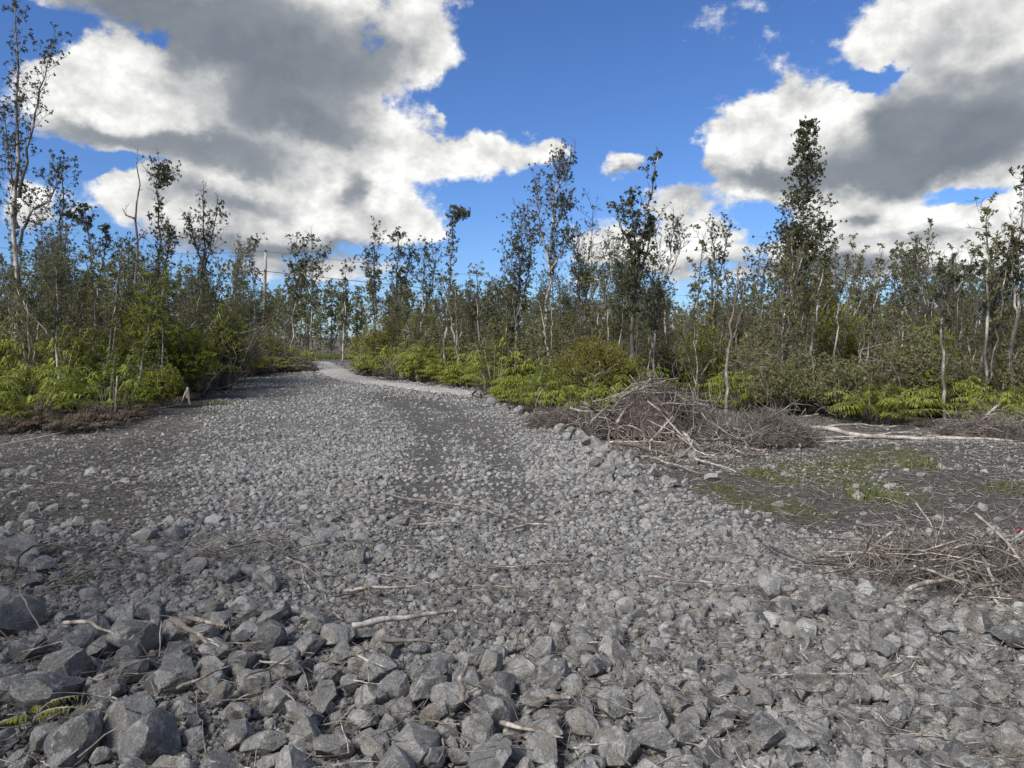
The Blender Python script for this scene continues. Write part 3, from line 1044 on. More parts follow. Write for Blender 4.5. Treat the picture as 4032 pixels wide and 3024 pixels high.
for i, (px, py, w) in enumerate(KERB):
    x, y = hit(px, py + w * .2)
    r = w / F * y / 2 * 1.12
    grp = 'pale boulders edging the pad beside the ferns and brush' if i < 32 else None
    lab = 'pale angular boulder in the row edging the pad, ' + ('upper end by the ferns', 'middle of the row', 'lower end by the brush')[0 if px < 2180 else 1 if px < 2380 else 2] if i < 32 else [
        'lone rock at the rubble edge below the flat scatter of sticks', 'grey slab standing at the end of the pale slanting log', 'grey block just left of the standing slab by the log', 'wide rock half buried under the brush pile front', 'low rock in front of the brush pile roots',
        'small rock to the right of the standing slab', 'small grey rock near the grass, right side', 'round pale rock by the red scrap, far right', 'small rock left of the round pale rock, far right'][i - 32]
    if grp:
        part = lab.split(', ')[1]
        rank = 1 + sum(1 for j in range(32) if KERB[j][0] < px and ('upper', 'middle', 'lower')[0 if KERB[j][0] < 2180 else 1 if KERB[j][0] < 2380 else 2] == part.split()[0])
        lab = '%s pale boulder of the pad edge counted from the left, %s' % (('first', 'second', 'third', 'fourth', 'fifth', 'sixth', 'seventh', 'eighth', 'ninth', 'tenth', 'eleventh', 'twelfth', 'thirteenth', 'fourteenth', 'fifteenth', 'sixteenth', 'seventeenth', 'eighteenth')[rank - 1], part)
        grp = 'pale boulders edging the pad'
    v = HERO_ROCK[(i * 7) % 26]
    if v.name + '_pale' not in TINT:
        c = v.copy()
        c.materials.clear()
        c.materials.append(M['pale_rock'])
        TINT[v.name + '_pale'] = c
    o = link('boulder', TINT[v.name + '_pale'], None, (x, y, float(gz(x, y)) + r * .35), (rs.normal(0, .5), rs.normal(0, .5), rs.uniform(0, 6.28)), (r, r * rs.uniform(.8, 1), r * rs.uniform(.9, 1.2)))
    tag(o, lab, 'boulder', grp)

# ------------------------------------------------------------------ trees
def leaf_quads(rs, C, A, m, L, W, spread=0.85):
    """rosettes of m diamond leaves round tips C with axes A"""
    n = len(C)
    C = np.repeat(C, m, 0)
    A = np.repeat(A, m, 0)
    d = unit(A * 0.55 + rs.normal(0, spread, (n * m, 3)))
    s = unit(np.cross(d, rs.normal(0, 1, (n * m, 3))))
    nn_ = np.cross(d, s)
    l = L * rs.uniform(.6, 1.15, (n * m, 1))
    w = W * rs.uniform(.7, 1.15, (n * m, 1)) * 0.5
    b = C + d * l * 0.12
    v = np.stack([b, b + d * l * .55 + s * w + nn_ * l * .10, b + d * l, b + d * l * .55 - s * w + nn_ * l * .10], 1)
    f = np.arange(n * m * 4).reshape(-1, 4)
    return v.reshape(-1, 3), f


PROF = {
    'cone': lambda t: 1.05 - 0.80 * t,
    'column': lambda t: 0.75 + 0.25 * np.sin(t * 3.1),
    'vase': lambda t: 0.55 + 0.45 * np.sin(np.clip(t * 1.3, 0, 1) * 2.2),
    'umbrella': lambda t: 0.25 + 0.85 * t ** 2,
    'top': lambda t: 0.5 + 0.5 * t,
}


def gen_tree(seed, stems, r0, nb=50, b0=0.35, Lb=1.0, prof='column', tw=4, up=0.16, lift=0.75, leafL=.075, leafW=.05, m=9, tuft_p=1.0,
             sideK=6, jit=.26, bare_top=0.0, trunk_tufts=0, sides=6, thin=0.55):
    """stems: list of polylines in local metres. Returns (trunk MB, branches MB, leaves (v,f) or None)"""
    rs = RS(seed)
    T, B = MB(), MB()
    tips, axes = [], []
    K = 14
    for si, st in enumerate(stems):
        st = np.asarray(st, float)
        P = resample(st, K)
        ln = np.linalg.norm(np.diff(P, axis=0), axis=1).sum()
        P[1:-1] += rs.normal(0, 0.012 * ln ** .6, (K - 2, 3)) * np.array((1, 1, .3))
        rr = r0 * (1.0 if si == 0 else rs.uniform(.36, .48))
        R = rr * (1 - np.linspace(0, 1, K)) ** .85 + .009
        R[0] *= 1.3
        T.tubes(P, R, sides)
        nbs = max(2, int(nb * (1.0 if si == 0 else thin)))
        t = np.clip(b0 + (1 - b0) * (np.arange(nbs) + rs.rand(nbs)) / nbs, 0, .985)
        rel = (t - b0) / (1 - b0)
        if si > 0:
            t = np.clip(0.25 + 0.74 * rel, 0, .985)
        P0 = np.stack([np.interp(t * (K - 1), np.arange(K), P[:, i]) for i in range(3)], -1)
        a = np.arange(nbs) * 2.399 + rs.uniform(0, 6, 1) + rs.normal(0, .5, nbs)
        e = rs.normal(lift, .28, nbs)
        D = np.stack([np.cos(a) * np.cos(e), np.sin(a) * np.cos(e), np.sin(e)], -1)
        L = Lb * PROF[prof](rel) * rs.uniform(.45, 1.15, nbs)
        BP = walk(rs, P0, D, L, sideK, jit, up)
        br = np.clip(L * .013, .006, rr * .6)[:, None] * np.linspace(1, .35, sideK)[None]
        B.tubes(BP, br, 4, False)
        live = t < 1 - bare_top
        live &= rs.rand(nbs) < tuft_p + .15
        # twigs
        TP, TD, TL = [], [], []
        for j in range(tw):
            u = rs.uniform(.25, 1.0, nbs) * (sideK - 1)
            i0 = np.minimum(u.astype(int), sideK - 2)
            fr = (u - i0)[:, None]
            q = BP[np.arange(nbs), i0] * (1 - fr) + BP[np.arange(nbs), i0 + 1] * fr
            dd = unit(BP[np.arange(nbs), i0 + 1] - BP[np.arange(nbs), i0])
            TP.append(q)
            TD.append(unit(dd * .6 + rs.normal(0, .55, (nbs, 3)) + np.array((0, 0, .15))))
            TL.append(L * rs.uniform(.18, .42, nbs) + .04)
        if tw:
            TP, TD, TL = np.concatenate(TP), np.concatenate(TD), np.concatenate(TL)
            lv = np.tile(live, tw)
            W = walk(rs, TP, TD, TL, 3, .35, .12)
            B.tubes(W, np.full((len(W), 1), .0065) * np.linspace(1, .5, 3)[None], 3, False)
            k = lv & (rs.rand(len(W)) < tuft_p)
            tips.append(W[k, -1])
            axes.append(unit(W[k, -1] - W[k, -2]))
            k2 = lv & (rs.rand(len(W)) < tuft_p * .2)
            tips.append(W[k2, 1])
            axes.append(unit(W[k2, -1] - W[k2, -2]))
        k = live
        tips.append(BP[k, -1])
        axes.append(unit(BP[k, -1] - BP[k, -2]))
        if bare_top == 0:
            tips.append(P[-1:] + rs.normal(0, .04, (5, 3)))
            axes.append(np.tile((0, 0, 1.0), (5, 1)))
        if trunk_tufts:
            t = rs.uniform(b0 * .35, .97, trunk_tufts)
            q = np.stack([np.interp(t * (K - 1), np.arange(K), P[:, i]) for i in range(3)], -1)
            d = unit(rs.normal(0, 1, (trunk_tufts, 3)) * (1, 1, .4))
            tips.append(q + d * rs.uniform(.03, .22, (trunk_tufts, 1)))
            axes.append(d)
    lv = None
    if tips:
        C, A = np.concatenate(tips), np.concatenate(axes)
        if len(C):
            lv = leaf_quads(rs, C, A, m, leafL, leafW)
    return T, B, lv


def plant_tree(name, data, loc, label, group=None, bark_='bark', leaf='leaf', cat='tree'):
    T, B, lv = data
    root = link(name, None, None, loc)
    root.empty_display_size = .3
    if bark_ == 'dead_wood':
        T.add(np.concatenate(B.v), np.concatenate(B.f[4]))
        link('trunk', T.mesh('trunk', M[bark_], True), root)
        return tag(root, label, cat, group)
    tr = link('trunk', T.mesh('trunk', M[bark_], True), root)
    link('branches', B.mesh('branches', M['dark_bark'], True), tr)
    if lv is not None:
        link('crown', mesh_np('crown', lv[0], lv[1], M[leaf]), root)
    return tag(root, label, cat, group)


def hero(name, Y, base, stems_px, label, seed, r0=.07, **kw):
    """stems given as photograph polylines at distance Y"""
    rs = RS(seed + 900)
    b = at(base[0], base[1], Y)
    z0 = float(gz(b[0], b[1]))
    o = np.array((b[0], Y, z0))
    st = []
    for s in stems_px:
        p = np.array([at(q[0], q[1], Y) for q in s]) - o
        p[:, 1] += np.linspace(0, rs.normal(0, .35), len(p))
        if s is stems_px[0]:
            p[0] = (p[0][0], 0, -.1)
        st.append(p)
    r0 *= .72
    if 'leafL' in kw and Y > 20:
        kw['leafL'] *= .85
        kw['leafW'] *= .85
    kw['tuft_p'] = kw.get('tuft_p', 1) * .88
    kw['m'] = 11 if Y < 29 else 7
    kw['tw'] = kw.get('tw', 4) + 1
    bk = kw.pop('bark_', 'bark')
    lf = kw.pop('leaf', 'leaf_dark')
    return plant_tree(name, gen_tree(seed, st, r0, **kw), o, label, None, bk, lf)


S_ = dict(leafL=.072, leafW=.048)
hero('ohia_tree', 22, (60, 1420), [[(60, 1420), (70, 1100), (62, 800), (75, 500), (95, 250), (75, 30)], [(70, 900), (40, 700), (20, 560), (0, 420)], [(75, 780), (120, 560), (150, 430), (190, 300), (228, 170)], [(66, 1000), (110, 830), (170, 790), (215, 690), (215, 640)]],
     'tallest tree, pale slim forked trunk at the far left edge', 1, .13, nb=60, b0=.36, Lb=.8, prof='column', tw=4, tuft_p=.75, m=8, lift=.8, **S_)
hero('ohia_tree', 20.5, (258, 1560), [[(258, 1560), (240, 1300), (232, 1000), (235, 800), (228, 655)], [(232, 830), (270, 850), (330, 880)]],
     'slim dark-trunked tree right of the tallest tree, left side', 2, .07, nb=34, b0=.25, Lb=.6, tw=3, tuft_p=.6, m=8, bark_='dark_bark', trunk_tufts=50, **S_)
hero('dead_tree', 24, (540, 1520), [[(540, 1520), (530, 1200), (528, 900), (525, 700), (519, 560)], [(528, 860), (490, 845), (468, 815)], [(533, 960), (560, 930), (580, 905)]],
     'bare dead snag like a pole above the yellow-green bush, left', 3, .085, nb=4, b0=.5, Lb=.35, tw=1, tuft_p=0, bare_top=1.0, bark_='dead_wood')
hero('ohia_tree', 24, (615, 1520), [[(615, 1520), (620, 1200), (618, 900), (622, 760), (613, 672)], [(620, 1150), (680, 980), (690, 880)], [(622, 740), (640, 700), (645, 690)]],
     'tree with a bare forked tip and dense upper crown, left of the utility pole', 4, .075, nb=60, b0=.3, Lb=.95, prof='cone', tw=4, tuft_p=.75, bare_top=.16, bark_='dark_bark', trunk_tufts=70, **S_)
hero('ohia_tree', 26, (800, 1490), [[(800, 1490), (805, 1200), (800, 950), (795, 800), (800, 722)], [(803, 1080), (850, 900), (870, 790)], [(800, 1050), (750, 900), (745, 850)]],
     'open-crowned tree with a thin curled tip between snag and utility pole', 5, .08, nb=52, b0=.35, Lb=.95, prof='cone', tw=4, tuft_p=.62, bare_top=.12, bark_='dark_bark', trunk_tufts=40, **S_)
hero('ohia_tree', 18, (530, 1612), [[(530, 1612), (545, 1450), (560, 1320), (570, 1180), (575, 1120)]],
     'small crooked lichen-spotted tree in front of the yellow-green bush', 6, .05, nb=34, b0=.3, Lb=.7, tw=4, tuft_p=.8, leaf='lime', trunk_tufts=60, bark_='dark_bark', **S_)
hero('ohia_tree', 58, (1000, 1420), [[(1000, 1420), (1005, 1200), (995, 1050), (1003, 945)]], 'narrow tree touching the left side of the utility pole', 7, .09, nb=54, b0=.3, Lb=1.15, tw=4, tuft_p=.9, leafL=.15, leafW=.11, m=8)
hero('ohia_tree', 52, (1150, 1420), [[(1150, 1420), (1152, 1200), (1155, 960)], [(1152, 1250), (1190, 1100), (1190, 1050)]], 'leafy tree first to the right of the utility pole', 8, .09, nb=48, b0=.35, Lb=1.2, prof='vase', tw=4, tuft_p=.75, leafL=.14, leafW=.10, m=8)
hero('ohia_tree', 52, (1230, 1420), [[(1230, 1420), (1228, 1200), (1232, 1080), (1236, 930)], [(1230, 1130), (1265, 1060), (1280, 1010)], [(1230, 1110), (1200, 1040), (1205, 970)]], 'open tree with arching boughs, second right of the utility pole', 9, .10, nb=40, b0=.38, Lb=1.1, prof='vase', tw=4, tuft_p=.7, leafL=.15, leafW=.10, m=8)
hero('ohia_tree', 50, (1345, 1420), [[(1345, 1420), (1360, 1200), (1352, 1120), (1360, 1045)]], 'small flat-topped tree over the end of the driveway', 10, .07, nb=34, b0=.4, Lb=1.1, prof='umbrella', tw=4, tuft_p=.75, leafL=.14, leafW=.10, m=8)
hero('ohia_tree', 44, (1480, 1400), [[(1480, 1400), (1480, 1200), (1475, 1050), (1482, 905)], [(1478, 1150), (1450, 1080), (1448, 1000)]], 'narrow wispy tree above the driveway bend', 11, .08, nb=56, b0=.3, Lb=.95, tw=4, tuft_p=.7, leafL=.12, leafW=.085, m=8)
hero('ohia_tree', 40, (1552, 1440), [[(1552, 1440), (1555, 1200), (1570, 1050), (1572, 935)], [(1555, 1180), (1600, 1080), (1610, 1000)]], 'twin-topped bushy tree right of the narrow wispy one', 12, .08, nb=58, b0=.32, Lb=1.0, tw=4, tuft_p=.85, leafL=.12, leafW=.085, m=8)
hero('ohia_tree', 34, (1662, 1480), [[(1662, 1480), (1655, 1300), (1665, 1150), (1670, 980)], [(1660, 1250), (1700, 1120), (1715, 980)]], 'tree with paired pale trunks rising beside the driveway', 13, .07, nb=44, b0=.42, Lb=.95, tw=4, tuft_p=.75, leafL=.10, leafW=.07, m=8)
hero('ohia_tree', 30, (1745, 1500), [[(1745, 1500), (1755, 1300), (1770, 1100), (1778, 950), (1788, 812)], [(1780, 890), (1810, 870), (1830, 860)]], 'tall thin tree with a single tufted side bough, middle', 14, .075, nb=46, b0=.28, Lb=.8, prof='cone', tw=4, tuft_p=.8, leafL=.095, leafW=.065, m=9)
hero('ohia_tree', 26, (2030, 1420), [[(2030, 1420), (2040, 1200), (2055, 1000), (2062, 810)], [(2035, 1250), (2090, 1050), (2085, 880)], [(2030, 1300), (2015, 1050), (2025, 960)]],
     'bushy multi-stemmed tree with pale stems left of the tall twin tree', 15, .06, nb=58, b0=.36, Lb=.8, tw=4, tuft_p=.85, bare_top=.05, trunk_tufts=40, **S_)
hero('ohia_tree', 25, (2138, 1420), [[(2138, 1420), (2150, 1250), (2165, 1050), (2178, 850), (2190, 700), (2205, 592)], [(2165, 1040), (2125, 900), (2120, 800), (2105, 735)], [(2175, 900), (2230, 830), (2255, 810)], [(2185, 760), (2225, 690), (2240, 640)], [(2160, 1080), (2215, 980), (2250, 940)]],
     'tall open tree with antler-like branches near the middle', 16, .095, nb=52, b0=.36, Lb=.85, prof='column', tw=4, tuft_p=.72, m=8, lift=.8, **S_)
hero('ohia_tree', 30, (2300, 1400), [[(2300, 1400), (2310, 1250), (2312, 1100), (2325, 950), (2335, 815)], [(2312, 1120), (2270, 1020), (2280, 930)], [(2312, 1060), (2380, 1010), (2430, 985)], [(2310, 1150), (2350, 1080), (2365, 1080)]],
     'wide sparse tree with sinuous bare boughs, middle right', 17, .075, nb=32, b0=.42, Lb=.85, prof='vase', tw=4, tuft_p=.5, m=9, **S_)
hero('ohia_tree', 19, (2470, 1500), [[(2470, 1500), (2490, 1330), (2500, 1100), (2530, 900), (2560, 740), (2600, 600)], [(2495, 1200), (2490, 980), (2440, 880), (2425, 810)], [(2500, 1100), (2500, 900), (2488, 752)], [(2510, 1130), (2560, 950), (2575, 860)], [(2495, 1250), (2470, 1120), (2440, 1040)]],
     'tall leaning tree with clumped dark tufts on forked stems, right of centre', 18, .085, nb=26, b0=.36, Lb=.46, prof='column', tw=3, tuft_p=.8, m=10, trunk_tufts=34, thin=.65, **S_)
hero('ohia_tree', 18.5, (2425, 1480), [[(2425, 1480), (2435, 1330), (2455, 1200), (2460, 1120)]], 'slender white-barked sapling just left of the leaning tufted tree', 19, .035, nb=18, b0=.6, Lb=.4, tw=3, tuft_p=.8, **S_)
hero('ohia_tree', 27, (2625, 1420), [[(2625, 1420), (2620, 1200), (2640, 1000), (2655, 855)], [(2620, 1120), (2590, 980), (2580, 860)], [(2640, 1080), (2670, 980), (2660, 900)]],
     'airy tree with upswept thin branches right of the leaning tufted tree', 20, .06, nb=38, b0=.38, Lb=.8, prof='vase', tw=4, tuft_p=.6, **S_)
hero('ohia_tree', 26, (2800, 1480), [[(2800, 1480), (2805, 1250), (2810, 1050), (2808, 880)], [(2808, 1200), (2845, 1010), (2870, 890)]],
     'round-topped tree with two stems left of the tall conical tree', 21, .07, nb=44, b0=.38, Lb=.7, prof='top', tw=4, tuft_p=.75, **S_)
hero('dead_tree', 15.5, (2860, 1620), [[(2860, 1620), (2855, 1400), (2870, 1250), (2875, 1120), (2884, 1040)], [(2862, 1380), (2890, 1300), (2905, 1220)]],
     'pale bare snag with a broken top beside the brush pile', 22, .05, nb=5, b0=.5, Lb=.3, tw=1, tuft_p=.0, bare_top=1.0, bark_='dead_wood')
hero('ohia_tree', 30, (2950, 1450), [[(2950, 1450), (2960, 1250), (2970, 1100), (2975, 1000)]], 'small rounded tree left of the tall conical tree', 23, .06, nb=40, b0=.4, Lb=.9, prof='vase', tw=4, tuft_p=.8, leafL=.10, leafW=.07)
hero('ohia_tree', 28, (3135, 1500), [[(3135, 1500), (3145, 1250), (3165, 1000), (3190, 700), (3212, 470)], [(3140, 1200), (3095, 1000), (3085, 900)], [(3150, 1150), (3215, 980), (3240, 900)]],
     'tall dense conical tree, the tallest on the right', 24, .11, nb=250, b0=.18, Lb=1.7, prof='cone', tw=5, tuft_p=1.1, m=9, lift=.38, up=.10, trunk_tufts=40, thin=.12, leafL=.09, leafW=.062)
hero('ohia_tree', 34, (3270, 1420), [[(3270, 1420), (3265, 1200), (3260, 1020)]], 'small conical tree tucked against the tall conical tree', 25, .06, nb=70, b0=.25, Lb=1.0, prof='cone', tw=4, tuft_p=.9, leafL=.11, leafW=.08)
hero('dead_tree', 30, (3390, 1450), [[(3390, 1450), (3392, 1250), (3398, 1120), (3402, 1010)], [(3398, 1090), (3385, 1065), (3378, 1060)]], 'thin bare dead stem standing right of the conical tree', 26, .05, nb=3, b0=.6, Lb=.35, tw=1, tuft_p=0, bare_top=1.0, bark_='dead_wood')
hero('ohia_tree', 36, (3590, 1450), [[(3590, 1450), (3580, 1250), (3570, 1120), (3560, 1010)], [(3580, 1180), (3610, 1080), (3610, 1000)], [(3580, 1150), (3590, 1060), (3590, 1005)]], 'tree with a small umbrella crown on bare thin stems, right', 27, .06, nb=24, b0=.72, Lb=1.0, prof='top', tw=5, tuft_p=.9, leafL=.12, leafW=.085)
hero('ohia_tree', 15, (3722, 1700), [[(3722, 1700), (3735, 1550), (3740, 1350), (3760, 1180), (3775, 1060)], [(3745, 1250), (3720, 1120), (3735, 1060)], [(3762, 1150), (3800, 1090), (3850, 1080)]],
     'slim white-trunked tree with spreading flat top, far right', 28, .045, nb=30, b0=.5, Lb=.5, prof='top', tw=3, tuft_p=.6, leafL=.055, leafW=.038)
hero('ohia_tree', 18, (3840, 1640), [[(3840, 1640), (3855, 1450), (3880, 1250), (3900, 1090)], [(3875, 1250), (3930, 1130), (3960, 1080)]], 'spreading tree between the slim white-trunked tree and the right edge', 29, .05, nb=32, b0=.48, Lb=.6, prof='top', tw=3, tuft_p=.6, leafL=.062, leafW=.042)
hero('ohia_tree', 17, (3975, 1600), [[(3975, 1600), (3990, 1420), (4010, 1200), (4025, 950), (4040, 690)], [(4005, 1250), (3985, 1080), (3990, 950)], [(4010, 1150), (4060, 950), (4070, 860)]],
     'tall tree with white lower trunk cut off by the right edge', 30, .075, nb=46, b0=.42, Lb=.55, prof='column', tw=3, tuft_p=.65, trunk_tufts=30, leafL=.062, leafW=.042)
hero('ohia_tree', 33, (150, 1450), [[(150, 1450), (160, 1250), (165, 1050), (160, 880)], [(162, 1200), (200, 1050), (215, 950)]], 'bushy tree just behind the tallest tree, far left', 31, .07, nb=60, b0=.3, Lb=1.0, tw=4, tuft_p=.85, leafL=.10, leafW=.07)
hero('ohia_tree', 30, (390, 1450), [[(390, 1450), (388, 1250), (395, 1000), (390, 825)], [(390, 1100), (430, 960), (435, 900)]], 'tall narrow tree left of the bare dead snag', 32, .065, nb=56, b0=.32, Lb=.85, prof='cone', tw=4, tuft_p=.75, leafL=.10, leafW=.07)
hero('ohia_tree', 34, (480, 1450), [[(480, 1450), (485, 1250), (482, 1100), (478, 970)]], 'low round tree directly left of the dead snag', 33, .06, nb=50, b0=.3, Lb=1.0, tw=4, tuft_p=.85, leafL=.11, leafW=.08)

# ---- the wood behind: one of each kind, then copies
VAR = []
rv = RS(404)
for k in range(16):
    H = [4.2, 5.0, 5.6, 6.4, 4.6, 5.2, 7.0, 3.8, 4.8, 5.8, 4.4, 5.4, 6.0, 4.0, 5.0, 6.6][k]
    lean = rv.normal(0, .35, 2)
    st = [[(0, 0, -.1), (lean[0] * .3, lean[1] * .3, H * .4), (lean[0] * .6, lean[1] * .5, H * .7), (lean[0], lean[1], H)]]
    for _ in range(rv.randint(1, 4)):
        h = rv.uniform(.2, .55) * H
        d = rv.normal(0, .55, 2)
        st.append([(lean[0] * .35, lean[1] * .35, h), (d[0] * .7, d[1] * .7, h + (H - h) * .45), (d[0] + lean[0] * .6, d[1] + lean[1] * .6, H * rv.uniform(.75, .97))])
    T, B, lv = gen_tree(500 + k, st, .034 + .003 * H, nb=[66, 54, 76, 58][k % 4], b0=[.10, .42, .06, .46][k % 4], Lb=[.85, .8, 1.0, .85][k % 4], prof=['column', 'vase', 'cone', 'top'][k % 4],
                        tw=5, tuft_p=.66, leafL=.054, leafW=.038, m=12, sides=5, sideK=5)
    VAR.append((T.mesh('trunk', M['bark'] if k % 4 else M['dark_bark'], True), B.mesh('branches', M['dark_bark'], True), mesh_np('crown', lv[0], lv[1], M['leaf' if k % 2 else 'leaf_far'])))


def road_free(x, y):
    d = polydist(x, y, [G(1850, 1560), G(1684, 1536), G(1503, 1514), G(1400, 1497), G(1330, 1478), G(1290, 1455), G(1265, 1432)])
    ok = d > 3.0
    A, B2 = np.array(G(300, 1433)), np.array(G(1500, 1420))
    t = (B2 - A) / np.linalg.norm(B2 - A)
    nrm = np.array((-t[1], t[0]))
    s = (x - A[0]) * nrm[0] + (y - A[1]) * nrm[1]
    return ok & (np.abs(s) > 7.0)


FRONT = [(-30, 14), (-11, 17.5), (-8.5, 20), (-9, 24), (-12.5, 36), (-14.5, 46), (-14.4, 58), (-9.5, 58), (-8.2, 46), (-6.5, 36), (-2, 28.5), (0.5, 23.5), (3, 20), (6, 17.5), (10, 15.8), (30, 14)]
WOOD = FRONT + [(200, 20), (200, 200), (-200, 200), (-200, 20)]
rt = RS(11)
pts = []
tries = 0
while len(pts) < 262 and tries < 60000:
    tries += 1
    y = 17 + 50 * rt.rand() ** 1.25
    x = rt.uniform(-.75, .75) * y
    if not inpoly(np.array([x]), np.array([y]), WOOD)[0] or not road_free(np.array([x]), np.array([y]))[0]:
        continue
    mind = 0.9 + 0.022 * y
    if any((x - a) ** 2 + (y - b) ** 2 < mind ** 2 for a, b in pts):
        continue
    pts.append((x, y))
for i, (x, y) in enumerate(sorted(pts, key=lambda p: p[1])):
    T, B, C = VAR[rt.randint(16)]
    s = rt.uniform(.5, .9) * (0.82 if y < 24 else 1.0) * (0.88 if x > 4 else 1.08 if x < -8 else 1.0)
    px = CX + F * x / y
    if px < 1180:
        zone = ('at the front of', 'deep in')[y > 30] + ' the left wood'
    elif px < 2050:
        zone = 'beyond the bend of the driveway' if y > 45 else 'in the wood beside the driveway'
    else:
        zone = ('at the front of', 'deep in')[y > 30] + ' the right wood'
    root = link('ohia_tree', None, None, (x, y, float(gz(x, y))), (0, 0, rt.uniform(0, 6.28)), (s, s, s * rt.uniform(.92, 1.12)))
    tr = link('trunk', T, root)
    link('branches', B, tr)
    link('crown', C, root)
    lab = '%s grey-green tree %s, %s' % ('taller' if s > .68 else 'low', 'in the front rows' if y < 30 else 'deep in the wood', beside(px))
    tag(root, lab, 'tree', group_for(lab, 'slender trees ' + zone))

# far wood: reads as one mass
mb_t, mb_l = MB(), MB()
def raw(me):
    v = np.zeros(len(me.vertices) * 3)
    me.vertices.foreach_get('co', v)
    f = np.zeros(len(me.polygons) * 4, int)
    me.polygons.foreach_get('vertices', f) if False else None
    lp = np.zeros(len(me.loops), int)
    me.loops.foreach_get('vertex_index', lp)
    return v.reshape(-1, 3), lp.reshape(-1, 4)


FARV = []
for k in range(6):
    H = 5.0 + .5 * k
    T, B, lv = gen_tree(900 + k, [[(0, 0, 0), (.1, .1, H * .5), (rv.normal(0, .3), rv.normal(0, .3), H)], [(0, 0, H * .3), (.4, .2, H * .6), (.5, -.3, H * .85)]], .06, nb=34, b0=.02, Lb=1.2, tw=3, tuft_p=.8, leafL=.25, leafW=.18, m=4, sides=4, sideK=4)
    FARV.append((np.concatenate(T.v), np.concatenate(T.f[4]), lv))
for i in range(270):
    y = 62 + 75 * rt.rand() ** 1.2
    x = rt.uniform(-.78, .78) * y
    if not road_free(np.array([x]), np.array([y]))[0]:
        continue
    tv, tf, lv = FARV[rt.randint(6)]
    a, s = rt.uniform(0, 6.28), rt.uniform(.75, 1.15)
    R = np.array(((math.cos(a), -math.sin(a), 0), (math.sin(a), math.cos(a), 0), (0, 0, 1))) * s
    mb_t.add(tv @ R.T + (x, y, 0), tf)
    mb_l.add(lv[0] @ R.T + (x, y, 0), lv[1])
far = link('distant_forest', mb_l.mesh('distant_forest', M['leaf_far']))
tag(far, 'hazy mass of grey-green woodland far behind', 'forest', kind='stuff')
link('trunks', mb_t.mesh('trunks', M['bark'], True), far)

# thin pale saplings at the front of the woods
SAP = []
for k in range(6):
    H = [2.6, 3.2, 3.6, 4.2, 3.0, 3.8][k]
    l_ = rv.normal(0, .4, 2)
    st = [[(0, 0, -.1), (l_[0] * .15, l_[1] * .2, H * .3), (l_[0] * .6, l_[1] * .5, H * .65), (l_[0] * .8, l_[1], H)]]
    if k % 2:
        st.append([(l_[0] * .1, l_[1] * .1, H * .12), (-.25, .1, H * .5), (-.35, .15, H * .9)])
    T, B, lv = gen_tree(1200 + k, st, .032, nb=20, b0=.5, Lb=.5, prof='top', tw=3, tuft_p=.6, leafL=.075, leafW=.05, m=9, sides=5, sideK=5)
    SAP.append((T.mesh('trunk', M['bark'], True), B.mesh('branches', M['dark_bark'], True), mesh_np('crown', lv[0], lv[1], M['leaf'])))
got = []
rq = RS(91)
while len(got) < 120:
    y = 16.5 + 20 * rq.rand() ** 1.3
    x = rq.uniform(-.70, .70) * y
    if not inpoly(np.array([x]), np.array([y]), WOOD)[0] or not road_free(np.array([x]), np.array([y]))[0] or any((x - a) ** 2 + (y - b) ** 2 < .5 for a, b in got):
        continue
    got.append((x, y))
    T, B, C = SAP[rq.randint(6)]
    root = link('sapling', None, None, (x, y, float(gz(x, y))), (0, 0, rq.uniform(0, 6.28)), rq.uniform(.8, 1.25))
    tr = link('trunk', T, root)
    link('branches', B, tr)
    link('crown', C, root)
    lab = 'thin pale-stemmed sapling %s, %s' % ('edging the wood' if y < 21 else 'inside the wood', beside(CX + F * x / y))
    tag(root, lab, 'tree', group_for(lab, 'pale saplings along the edge of the woods'))
# the left wood goes on along the clearing, past the picture's edge
for i, (x, y, s) in enumerate([(-6.6, 5.2, .95), (-5.9, 3.4, .9), (-5.2, 1.6, 1.0), (-5.6, -.2, .95), (-4.9, -2.0, 1.0), (-6.8, -3.4, 1.05), (-7.6, 1.0, 1.1), (-7.9, 3.2, 1.0), (-8.4, 5.6, 1.0), (-7.0, -1.4, 1.1), (-5.0, -4.2, 1.0), (-9.6, 7.2, 1.0), (-3.6, -5.0, 1.0)]):
    T, B, C = VAR[(i * 3 + 2) % 16]
    root = link('ohia_tree', None, None, (x, y, 0), (0, 0, i * 1.7), s)
    tr = link('trunk', T, root)
    link('branches', B, tr)
    link('crown', C, root)
    lab = 'grey-green tree beside the clearing, past the left edge of the picture'
    tag(root, lab, 'tree', 'trees of the left wood past the picture edge')

